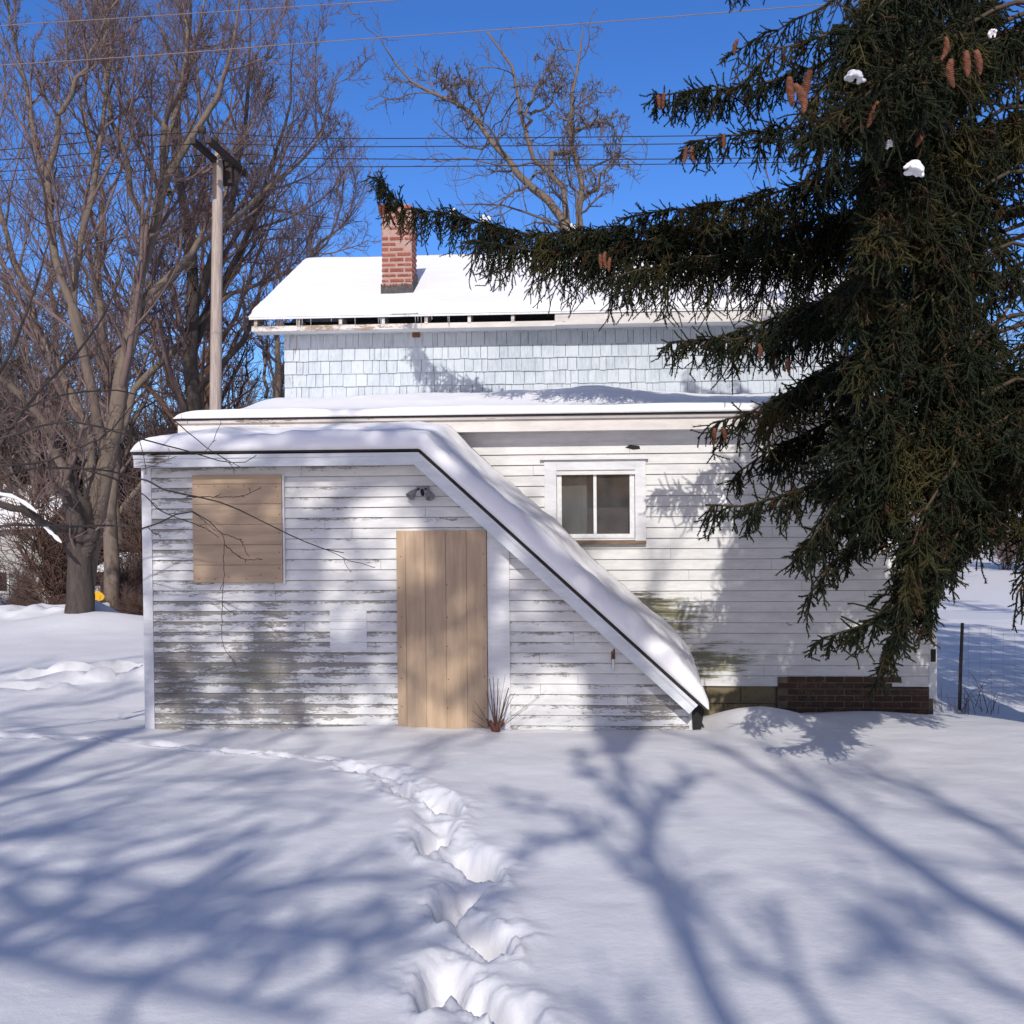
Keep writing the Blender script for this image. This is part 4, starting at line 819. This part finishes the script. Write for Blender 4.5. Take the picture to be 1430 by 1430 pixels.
bough([(1300, 300, 9.7), (1150, 300, 10.2), (1040, 290, 10.4), (950, 292, 10.6), (870, 305, 10.8)], 5.3, .55, 1.1, .5)
bough([(1330, 350, 9.4), (1200, 350, 9.7), (1080, 350, 10), (980, 360, 10.2), (900, 375, 10.4), (850, 390, 10.5)], 4.7, .75, 1.2, .5)
bough([(1330, 60, 8.6), (1200, 70, 8.6), (1100, 110, 8.8), (1010, 125, 9), (950, 128, 9.3), (912, 136, 9.5)], 6.8, .42, 1.0, .45)
bough([(1330, 130, 8.4), (1200, 150, 8.5), (1100, 180, 8.7), (1010, 190, 8.9), (955, 200, 9)], 6.2, .42, 1.0, .45)
bough([(1350, 0, 8.4), (1230, 10, 8.3), (1150, 50, 8.3), (1080, 75, 8.4), (1050, 100, 8.5)], 7.0, .4, .9, .45)
bough([(1330, 200, 8.8), (1200, 230, 9.0), (1100, 265, 9.2), (1020, 280, 9.4), (965, 290, 9.5)], 5.9, .5, 1.0, .5)
bough([(1340, 420, 8.6), (1200, 440, 8.8), (1080, 465, 9.0), (990, 475, 9.2), (935, 478, 9.3)], 4.4, .45, 1.0, .5)
bough([(1350, 480, 8.0), (1220, 510, 8.1), (1100, 550, 8.3), (1040, 580, 8.4), (1000, 590, 8.5)], 4.0, .5, 1.1, .5)
bough([(1350, 600, 7.8), (1230, 640, 7.8), (1130, 680, 7.9), (1050, 705, 8.0), (985, 705, 8.1)], 3.6, .42, 1.0, .4)
bough([(1380, 640, 7.6), (1270, 700, 7.4), (1190, 760, 7.4), (1140, 815, 7.4), (1125, 838, 7.4)], 3.3, .35, 1.0, .4)
bough([(1380, 620, 7.2), (1310, 700, 6.9), (1270, 800, 6.8), (1225, 860, 6.8), (1180, 892, 6.8), (1155, 890, 6.8)], 3.3, .35, 1.2, .35)
bough([(1370, 700, 7.4), (1300, 800, 7.2), (1250, 890, 7.2), (1230, 945, 7.2)], 3.0, .3, 1.2, .3)
for (y0, Yn, xe) in ((-60, 6.0, 1185), (60, 5.6, 1140), (130, 6.4, 1215), (210, 6.2, 1225), (300, 6.6, 1190), (400, 6.6, 1200), (500, 6.8, 1170), (590, 6.8, 1230)):
    bough([(1440, y0-60, 7.6), (1350, y0-25, 7.0), (1280, y0+15, (Yn+7)/2), (1230, y0+60, Yn+.2), (xe, y0+120, Yn)], 2.4+(690-y0)/170, .62, 1.22, .5)
bough([(1350, 520, 8.4), (1240, 560, 8.4), (1140, 600, 8.5), (1060, 640, 8.5), (1030, 660, 8.5)], 3.9, .5, 1.3, .5)
bough([(1350, 560, 7.4), (1270, 600, 7.2), (1200, 660, 7.0), (1150, 720, 7.0), (1130, 760, 7.0)], 3.6, .5, 1.3, .5)
bough([(1380, 600, 7.0), (1320, 660, 6.7), (1280, 740, 6.6), (1260, 820, 6.6), (1245, 900, 6.6)], 3.4, .4, 1.5, .45)
bough([(1400, 640, 7.3), (1350, 720, 7.1), (1310, 800, 7.0), (1290, 870, 7.0)], 3.2, .4, 1.3, .4)
bough([(1350, 440, 8.0), (1240, 480, 7.8), (1150, 520, 7.8), (1090, 560, 7.9), (1060, 590, 8.0)], 4.3, .6, 1.3, .5)
bough([(1350, 340, 8.4), (1240, 370, 8.2), (1160, 410, 8.2), (1100, 450, 8.2)], 4.9, .7, 1.3, .5)
bough([(1350, 640, 8.2), (1250, 690, 8.2), (1170, 730, 8.3), (1110, 770, 8.3)], 3.4, .5, 1.3, .4)
bough([(1400, 200, 8.4), (1320, 240, 8.2), (1260, 300, 8.2)], 5.8, .8, 1.4, .6)
bough([(1350, 400, 8.8), (1230, 410, 9), (1130, 430, 9.2), (1060, 450, 9.3), (1010, 470, 9.4)], 4.6, .7, 1.3, .5)
bough([(1330, 260, 9.2), (1220, 290, 9.4), (1130, 310, 9.6), (1060, 330, 9.7)], 5.4, .7, 1.3, .5)
bough([(1330, 20, 8.0), (1230, 50, 7.8), (1170, 100, 7.6), (1130, 150, 7.5)], 6.9, .6, 1.2, .5)
bough([(1480, 420, 8.6), (1440, 480, 8.4), (1410, 560, 8.3), (1390, 640, 8.2)], 3.9, .6, 1.31, .5)
bough([(1520, 640, 8.0), (1480, 720, 7.8), (1440, 790, 7.7), (1420, 830, 7.7)], 3.2, .5, 1.31, .4)
bough([(1470, 600, 7.9), (1400, 660, 7.6), (1350, 730, 7.5), (1330, 790, 7.5)], 3.4, .5, 1.31, .45)
bough([(1440, 520, 8.6), (1400, 600, 8.4), (1370, 690, 8.2), (1350, 760, 8.1)], 3.4, .6, 1.31, .45)
bough([(1470, 480, 8.2), (1440, 560, 7.9), (1420, 660, 7.7), (1400, 740, 7.6)], 3.5, .6, 1.31, .45)
bough([(1500, 560, 7.8), (1460, 660, 7.5), (1440, 760, 7.3)], 3.3, .6, 1.31, .45)
bough([(1430, 286, 8.3), (1380, 298, 8.1), (1330, 312, 8.0)], 5.1, .3, .4, .3)
bough([(1430, 380, 8.2), (1390, 392, 8.0), (1340, 400, 7.9)], 4.5, .35, .5, .3)
bough([(1450, 30, 7.6), (1380, 60, 7.0), (1320, 90, 6.8)], 7.0, .6, 1.2, .5); bough([(1460, 140, 7.8), (1400, 170, 7.4), (1350, 200, 7.2)], 6.3, .45, 1.0, .5)
bough([(1330, -40, 8.8), (1200, -60, 9), (1100, -50, 9.2), (1040, -30, 9.4), (1020, -20, 9.5)], 7.2, .35, .8, .4)
NVIS = len(BG); DENSE = [i for i, q in enumerate(BG) if q[3] in (1.31, 1.32)]
# crown above and around the frame (real boughs, plainly grown)
for i in range(46):
    z = 7.4+i*.25; a = i*2.4; l = max(.5, 4.3*(1-(z-6)/14.5)*rs.uniform(.8, 1.1)); e = np.array([math.cos(a), math.sin(a)])
    q = [np.array(tk(z))]+[np.array([TX+e[0]*l*f_, TY+e[1]*l*f_, z+l*(.06*f_-.30*f_*f_+.12*f_**3)]) for f_ in (.35, .7, 1)]; BG.append((q, .04, .5, .7, .45))
for i in range(44):
    z = 2.2+i*.125; a = -1.0+(i*1.37) % 1.95; l = rs.uniform(2.8, 4.2); e = np.array([math.cos(a), math.sin(a)])
    if e[1] < -.75 and z < 5: continue
    q = [np.array(tk(z))]+[np.array([TX+e[0]*l*f_, TY+e[1]*l*f_, z-l*.25*f_*f_]) for f_ in (.35, .7, 1)]; BG.append((q, .04, .55, .9, .5))
vis = list(BG[:NVIS])
for (pts, r0, hang, dens, lat) in vis:                      # side boughs give each bough its spread
    G = resample(np.array(pts), 24); L_ = np.linalg.norm(np.diff(G, axis=0), axis=1).sum()
    for q in range(int(2.0*L_*min(dens, 1))):
        t_ = rs.uniform(.66 if dens == 1.22 else .42, .92); i = int(t_*22); tan = nrm(G[i+1]-G[i]); side = nrm(np.cross(tan, np.array([0, 0, 1.])))*rs.choice([-1, 1]); l = rs.uniform(.45, 1.0)*(1.25-t_)
        d = nrm(tan*.8+side*.8+np.array([0, 0, rs.uniform(-.1, .2)])); d2 = nrm(d+np.array([0, 0, -.45])); BG.append(([G[i], G[i]+d*l*.5, G[i]+d*l*.5+d2*l*.5], .012, hang*.75, dens*.8, lat*.6))
woodT = Tubes(); green = []      # green: (P, R, needle density) of needle bearing twigs
for bi, (pts, r0, hang, dens, lat) in enumerate(BG):
    tb = .64 if dens == 1.22 else (.40 if bi < NVIS and bi not in DENSE else .0)
    K = 16; G = resample(np.array(pts), K, .010, rs); L_ = np.linalg.norm(np.diff(G, axis=0), axis=1).sum(); Rr = r0*.7+(.006-r0*.7)*np.linspace(0, 1, K)**.6
    woodT.add(G-so_, Rr, 6); k0 = 3 if r0 < .02 else 7; green.append((G[None, k0:], Rr[None, k0:]+.002, 1.6))
    def kids(n, t0, kind):
        t0 = max(t0, tb); tt = t0+(1-t0)*rs.random(n)**.9; f = tt*(K-1); i = np.minimum(f.astype(int), K-2); a = (f-i)[:, None]; pos = G[i]*(1-a)+G[i+1]*a; tan = nrm(G[i+1]-G[i]); side = nrm(np.cross(tan, np.array([0, 0, 1.])))
        s = np.where(rs.random(n) < .5, -1, 1)[:, None]
        if kind == 'lat': d = nrm(tan*.75+side*s*.8+np.array([0, 0, .12])+rs.normal(0, .15, (n, 3))); ln = lat*(1.15-.6*tt)*rs.uniform(.5, 1.2, n); dr = -.22
        elif kind == 'hang': d = nrm(tan*.25+side*s*.3+np.array([0, 0, -.8])+rs.normal(0, .2, (n, 3))); ln = hang*(1.15-.65*tt)*rs.uniform(.3, 1.35, n); dr = -.18
        else: d = nrm(tan*.6+side*s*.35+np.array([0, 0, .5])+rs.normal(0, .15, (n, 3))); ln = rs.uniform(.08, .22, n); dr = .06
        o = [pos]; c = pos
        for k in range(5): d = d+rs.normal(0, .10, (n, 3)); d[:, 2] += dr; d = nrm(d); c = c+d*(ln/5)[:, None]; o.append(c)
        return np.stack(o, 1), np.linspace(.009, .006, 6)[None].repeat(n, 0)
    nl, nh, nu_ = int(11*L_*dens)+1, int(15*L_*dens)+1, int(3*L_*dens)+1
    for kind, n, t0 in (('lat', nl, .15), ('hang', nh, .10), ('up', nu_, .3)):
        O, Q = kids(n, t0, kind); green.append((O, Q, 1.0))
        if kind != 'up':
            O2, Q2 = spawn(O, Q, 5, rs, t=(.2, 1), ang=45, lr=.42, fall=.35, K=4, up=-.05, wig=.1, rr=.9, rmin=.0055, lmin=.06); green.append((O2, Q2, 1.0))
woodT.build('branches', M['sprtwig'], spr)
st = Tubes(); NV = []
for (O, Q, dn) in green:
    st.add(O-so_, Q, 3)
    L_ = np.linalg.norm(np.diff(O, axis=1), axis=-1).sum(1); cnt = np.maximum(4, (L_*185*dn).astype(int)); ii = np.repeat(np.arange(len(O)), cnt); n = len(ii)
    K = O.shape[1]; f = rs.random(n)*(K-1); i = np.minimum(f.astype(int), K-2); a = (f-i)[:, None]; p = O[ii, i]*(1-a)+O[ii, i+1]*a; tan = nrm(O[ii, i+1]-O[ii, i])
    rv = nrm(np.cross(tan, rs.normal(0, 1, (n, 3)))); d = nrm(tan*.8+rv*.9); sd = nrm(np.cross(d, rs.normal(0, 1, (n, 3)))); ln = rs.uniform(.016, .029, n)[:, None]; w = .0034
    NV.append(np.stack([p-sd*w-so_, p+sd*w-so_, p+d*ln-so_], 1).reshape(-1, 3))
st.build('twigs', M['needle'], spr)
print('SPRUCE twigs', sum(len(g_[0]) for g_ in green), 'needles', sum(len(q) for q in NV)//3)
NV = np.concatenate(NV); nf = np.arange(len(NV)).reshape(-1, 3)
link('needles', mesh_np('needles', NV, [nf], M['needle']), spr)
# cones
def cone_mesh(seed, curve):
    b = MB(); n, k = 15, 9; r = np.random.default_rng(seed)
    ring = []
    for i in range(n*2+1):
        t_ = i/(n*2); rad = .0195*math.sin(math.pi*min(1, .12+.88*t_))**.6*(1.0 if i % 2 == 0 else .80)+.002; cx = curve*math.sin(t_*math.pi)*.5; o = (i//2)*.35
        ring.append([(cx+rad*math.cos(o+2*math.pi*j/k)*(1+.12*(j % 2)), rad*math.sin(o+2*math.pi*j/k)*(1+.12*(j % 2)), -.15*t_) for j in range(k)])
    for a, c in zip(ring[:-1], ring[1:]):
        for j in range(k): b.quad(a[j], a[(j+1) % k], c[(j+1) % k], c[j])
    me = bpy.data.meshes.new('cone'); me.from_pydata(b.v, [], b.f); me.update(); me.materials.append(M['conem']); return me
cms = [cone_mesh(1, .0), cone_mesh(2, .035), cone_mesh(3, -.03)]
for k, (px, py, Y, ang, sc) in enumerate(((1102, 108, 5.1, 5, 1), (1110, 118, 5.0, -14, 1.05), (1131, 98, 5.1, 8, 1.05), (1226, 142, 5.6, 22, 1), (1321, 52, 5.8, 12, .9), (1328, 82, 5.4, -12, 1), (1349, 72, 5.4, 4, .95), (1363, 70, 5.5, 6, .9), (918, 132, 9.4, 5, 1), (927, 130, 9.4, -5, 1), (958, 205, 8.9, 3, 1), (966, 205, 8.9, -8, 1), (1011, 187, 8.6, -2, .9), (998, 598, 8.4, -5, 1), (1009, 597, 8.4, 6, .9), (838, 355, 10.2, -4, 1), (845, 352, 10.2, 3, 1.1), (852, 360, 10.2, 8, 1), (530, 282, 12, 4, 1.1), (536, 284, 12, -6, 1), (1030, 55, 8.4, 10, .9), (1290, 185, 6, 30, .7), (1100, 500, 8, 3, .9), (1060, 480, 8.6, -5, .9))):
    o = link('cone', cms[k % 3], spr); p = P(px, py, Y)-so_; o.location = tuple(p); o.rotation_euler = (R_(rs.normal(0, 8)), R_(ang), rs.uniform(0, 6.28) if abs(ang) < 10 else 0); o.scale = (sc,)*3
# snow caught on the boughs
def blob(seed, sx, sy, sz):
    r = np.random.default_rng(seed); b = MB(); n, k = 8, 12
    for q in range(26):
        a = r.random()*6.28; rr = r.random()**.6; c = (sx*rr*math.cos(a), sy*rr*math.sin(a), sz*(1-rr)*r.uniform(-.2, .7)-sz*.6*rr*rr); rad = sx*r.uniform(.26, .55)*(1.1-.6*rr); n0 = len(b.v)
        for i in range(n+1):
            for j in range(k):
                th = math.pi*i/n; f = 2*math.pi*j/k; w = rad*(1+.12*math.sin(3*f+q)*math.sin(2*th)); b.v.append((c[0]+w*math.sin(th)*math.cos(f), c[1]+w*math.sin(th)*math.sin(f), c[2]+w*.7*math.cos(th)))
        for i in range(n):
            for j in range(k): b.f.append((n0+i*k+j, n0+(i+1)*k+j, n0+(i+1)*k+(j+1) % k, n0+i*k+(j+1) % k))
    me = bpy.data.meshes.new('snow_clump'); me.from_pydata(b.v, [], b.f); me.update(); me.polygons.foreach_set('use_smooth', [True]*len(me.polygons)); me.materials.append(M['snowcap']); return me
clumps = (('snow_clump', 1195, 105, 5.5, .05, 'lump of snow caught in the upper spruce boughs left of the biggest lump'), ('snow_clump', 1277, 234, 5.7, .065, 'biggest lump of snow caught high in the spruce'), ('snow_clump', 1242, 200, 5.8, .03, 'small snow lump in the spruce between two larger lumps'), ('snow_clump', 1385, 46, 6.2, .03, 'small snow lump at the top right of the spruce'), ('snow_clump', 631, 296, 11.8, .06, 'snow lump on the long spruce limb nearest the chimney'), ('snow_clump', 676, 306, 11.65, .07, 'second snow lump from the chimney on the long spruce limb'), ('snow_clump', 800, 320, 11.35, .06, 'snow lump on the long spruce limb below the crooked tree'), ('snow_clump', 1010, 700, 8.0, .05, 'snow streak on the spruce bough beside the sash window'), ('snow_clump', 1318, 384, 7.9, .035, 'snow lump beside a bare spruce limb at right'))
for k, (nm, px, py, Y, s, lb) in enumerate(clumps):
    o = link(nm, blob(k, s*1.1, s*.9, s*.8)); rm_ = o.modifiers.new('remesh', 'REMESH'); rm_.mode = 'VOXEL'; rm_.voxel_size = s*.13; rm_.use_smooth_shade = True; sm_ = o.modifiers.new('smooth', 'SMOOTH'); sm_.iterations = 5; sm_.factor = .5
    o.location = tuple(P(px, py, Y+.1)); o.rotation_euler = (.3*k, .2, 1.1*k); tag(o, lb, 'snow')

dup(spr, (12.6, 6.5, gz(12.6, 6.5)), R_(-110), .95, 'second tall spruce in the side yard at right, shading the snow behind the house')
# ================================================================== UTILITY POLE AND WIRES
YP = 22.0; pb = P(298, 860, YP); pb[2] = gz(pb[0], pb[1]); ptop = P(304.5, 210, YP)
pr = empty('utility_pole', tuple(pb), 0, 'weathered pale wooden utility pole with dark crossarms behind the house', 'utility pole')
t = Tubes(); Lp = ptop-pb; t.add([(0, 0, -.5)]+[tuple(Lp*f_) for f_ in (0, .25, .5, .75, .97, 1.0)], [.145, .142, .136, .13, .122, .112, .06], 12); t.build('pole', M['pole'], pr)
e0, e1 = P(280, 196, 20.7), P(333, 243, 22.9); ad = (e1-e0); ad[2] = 0; mid = (e0+e1)/2; an = math.atan2(ad[1], ad[0]); al = np.linalg.norm(ad)/2
ins = []
for s in (-1, 1):
    b = MB(); b.box(-al, al, -.055, .055, -.06, .06); o = b.build('crossarm', M['arm'], pr, .006); p = np.array([ptop[0], ptop[1], 0])-pb*0; q = mid.copy(); nrm_ = np.array([-math.sin(an), math.cos(an), 0]); q = q+nrm_*s*.17
    o.location = tuple(q-pb); o.rotation_euler = (0, 0, an)
pts4 = [e0+(e1-e0)*f_ for f_ in (.04, .34, .66, .96)]
for q in pts4:
    t = Tubes(); zz = mid[2]+.06; t.add([(0, 0, 0), (0, 0, .10), (0, 0, .13), (0, 0, .22), (0, 0, .27)], [.025, .025, .085, .09, .04], 10); o = t.build('insulator', M['arm'], pr); o.location = (q[0]-pb[0], q[1]-pb[1], zz-pb[2]); ins.append(np.array([q[0], q[1], zz+.15]))
b = MB(); b.box(-.12, .12, -.12, .12, -.32, .3); o = b.build('transformer_bracket', M['arm'], pr, .02); o.location = tuple(P(318, 238, YP+.3)-pb)
def wire(pts, r_, mt, label, group, n=30):
    t = Tubes(); p = resample(np.array(pts), n); t.add(p-p[0], np.full(n, r_), 4); o = t.build('power_line', mt); o.location = tuple(p[0]); tag(o, label, 'power line', group); return o
wy = [(193, 190), (205, 201), (221, 222), (233, 229)]
wl = ('highest', 'second highest', 'third highest', 'lowest')
for k, (q, (ya, yb)) in enumerate(zip(ins, wy)):
    Yw = 20.9+k*.6; l = P(-250, ya+32, Yw+1); a = P(430, ya, Yw); c = P(940, yb, Yw+1); d = P(1700, yb-12, Yw+2)
    wire([l, l*.45+q*.55-np.array([0, 0, .06]), q, a, c, d], .011, M['wire'], '%s of the four dark lines strung from the pole behind the roof' % wl[k], 'four lines on the pole')
wire([P(-200, 48, 16), P(0, 36, 16), P(480, 5, 16), P(900, -22, 16)], .008, M['wirel'], 'pale service cable crossing the top left corner of the sky', None)
wire([P(-200, 104, 15), P(200, 78, 15), P(430, 60, 15), P(800, 34, 15), P(1130, 8, 15), P(1500, -20, 15)], .008, M['wirel'], 'pale service cable rising from the left trees to the spruce top', None)

# ================================================================== SMALL THINGS FAR AND NEAR
# grey house beyond the road
YH = 40.0; hx, hy, hz = P(-10, 842, YH); fh = empty('grey_house', (hx, hy, hz), R_(6), 'far grey sided house with a snowy roof at the left edge', 'house')
b = MB(); r = np.random.default_rng(5)
for k in range(20): b.hexa([(-5, -.02, k*.15), (2.0, -.02, k*.15), (2.0, .1, k*.15), (-5, .1, k*.15), (-5, .0, k*.15+.148), (2, .0, k*.15+.148), (2, .1, k*.15+.148), (-5, .1, k*.15+.148)])
b.box(-5, 2, .101, 6, 0, 3); b.build('wall', M['fsid'], fh)
b = MB(); b.hexa([(-5.3, -.4, 2.95), (2.3, -.4, 2.95), (2.3, 3, 4.6), (-5.3, 3, 4.6), (-5.3, -.4, 3.12), (2.3, -.4, 3.12), (2.3, 3, 4.77), (-5.3, 3, 4.77)]); b.hexa([(-5.3, 3.001, 4.6), (2.3, 3.001, 4.6), (2.3, 6.4, 2.95), (-5.3, 6.4, 2.95), (-5.3, 3.001, 4.77), (2.3, 3.001, 4.77), (2.3, 6.4, 3.12), (-5.3, 6.4, 3.12)]); b.build('snowy_roof', M['snowcap'], fh)
wf = MB(); wf.box(-.15, .65, -.06, -.03, .4, 1.3); w_ = wf.build('window', M['sash'], fh); pn = MB(); pn.box(-.07, .57, -.075, -.062, .48, 1.22); pn.build('pane', M['dark'], w_)
# dark shed
sx_, sy_, sz_ = P(172, 842, 33.0); sz_ = gz(sx_, sy_); sh = empty('dark_shed', (sx_, sy_, sz_), 0, 'low dark shed with snow on its roof beyond the maple', 'shed')
b = MB(); b.box(-.75, 1.2, 0, 2, -.2, 1.25); b.build('wall', M['darkgap'], sh); b = MB(); b.hexa([(-.9, -.25, 1.22), (1.35, -.25, 1.22), (1.35, 2.2, 1.6), (-.9, 2.2, 1.6), (-.9, -.25, 1.36), (1.35, -.25, 1.36), (1.35, 2.2, 1.75), (-.9, 2.2, 1.75)]); b.build('snowy_roof', M['snowcap'], sh, .04)
# yellow road sign
sg = P(136, 833, 24.0); sgz = gz(sg[0], sg[1]); ss = empty('road_sign', (sg[0], sg[1], sgz), R_(8), 'small yellow diamond road sign beside the maple trunk', 'sign')
t = Tubes(); t.add([(0, .03, -.3), (0, .03, sg[2]-sgz+.1)], [.03, .03], 8); t.build('post', M['metal'], ss)
b = MB(); c_ = sg[2]-sgz; b.prism([(-.17, c_), (-.13, c_-.08), (0, c_-.13), (.13, c_-.08), (.17, c_), (.11, c_+.08), (0, c_+.14), (-.11, c_+.08)], -.012, 0); b.build('sign_plate', M['yellow'], ss)
# mailbox
mb = P(141, 848, 25.0); mz = gz(mb[0], mb[1]); mo = empty('mailbox', (mb[0], mb[1], mz), R_(-20), 'small white mailbox on a post under the yellow sign', 'mailbox')
b = MB(); b.box(-.045, .045, -.045, .045, -.3, mb[2]-mz-.1); b.build('post', M['darkgap'], mo); b = MB(); h_ = mb[2]-mz; b.prism([(-.09, h_-.09), (.09, h_-.09), (.09, h_+.03), (.06, h_+.085), (0, h_+.10), (-.06, h_+.085), (-.09, h_+.03)], -.22, .22); b.build('box', M['white'], mo, .005)
# snow on the low maple limb
for k, (l, lb) in enumerate((([(-40, 684), (0, 690), (20, 694), (40, 706), (52, 716)], 'strip of snow lying along the low maple limb at the left edge'), ([(55, 722), (66, 738), (78, 750), (86, 758)], 'short bright strip of snow on the limb beside the maple trunk'))):
    q = resample(pix_poly(l, YA-1.6+k*.6), 10); t = Tubes(); t.add(q-q[0], np.array([.01]+[.045, .03, .05, .04, .05, .03, .05, .04]+[.01])*.9, 7); o = t.build('branch_snow', M['snowcap']); o.location = tuple(q[0]); tag(o, lb, 'snow')
# wire fence at the right
fp = P(1339, 1012, 11.6); fz = gz(fp[0], fp[1]); ft = P(1344, 870, 11.6)
fe = empty('wire_fence', (fp[0], fp[1], fz), 0, 'sagging wire fence on thin rusty posts right of the house corner', 'fence')
def fpost(dx, dy, h, lean):
    t = Tubes(); t.add([(dx, dy, -.3), (dx+lean*.5, dy, h*.5), (dx+lean, dy, h)], [.022, .021, .02], 6); t.build('post', M['barkd'], fe)
fpost(0, 0, ft[2]-fz, ft[0]-fp[0]); fpost(2.6, .5, 1.15, .02); fpost(5.2, 1.0, 1.2, -.03); fpost(-.42, 1.9, 1.0, 0)
t = Tubes(); n = 24
for z in np.arange(.1, 1.06, .15):
    a = np.linspace(0, 1, n); t.add(np.stack([5.2*a, 1.0*a, z-.16*np.sin(a*math.pi*2)**2*z], -1), np.full(n, .0014), 3)
for x in np.arange(.12, 5.2, .15):
    f_ = x/5.2; sg_ = .16*math.sin(f_*math.pi*2)**2; t.add([(x, f_*1.0, 0), (x, f_*1.0, .5-sg_*.5), (x, f_*1.0, 1.0-sg_)], [.001]*3, 3)
t.build('wire_mesh', M['rust'], fe)
t = Tubes(); r = np.random.default_rng(31)
wd = empty('dry_weeds', (fp[0]-.05, fp[1]-.1, fz), 0, 'dry brown weeds around the foot of the fence post', 'weeds')
for q in range(34):
    x, y = r.normal(.1, .35), r.normal(0, .2); h = r.uniform(.12, .45); dx = r.normal(0, .2); t.add([(x, y, -.05), (x+dx*.4, y, h*.6), (x+dx, y+r.normal(0, .05), h*r.uniform(.5, 1))], [.004, .003, .0015], 3)
t.build('stems', M['twigr'], wd)
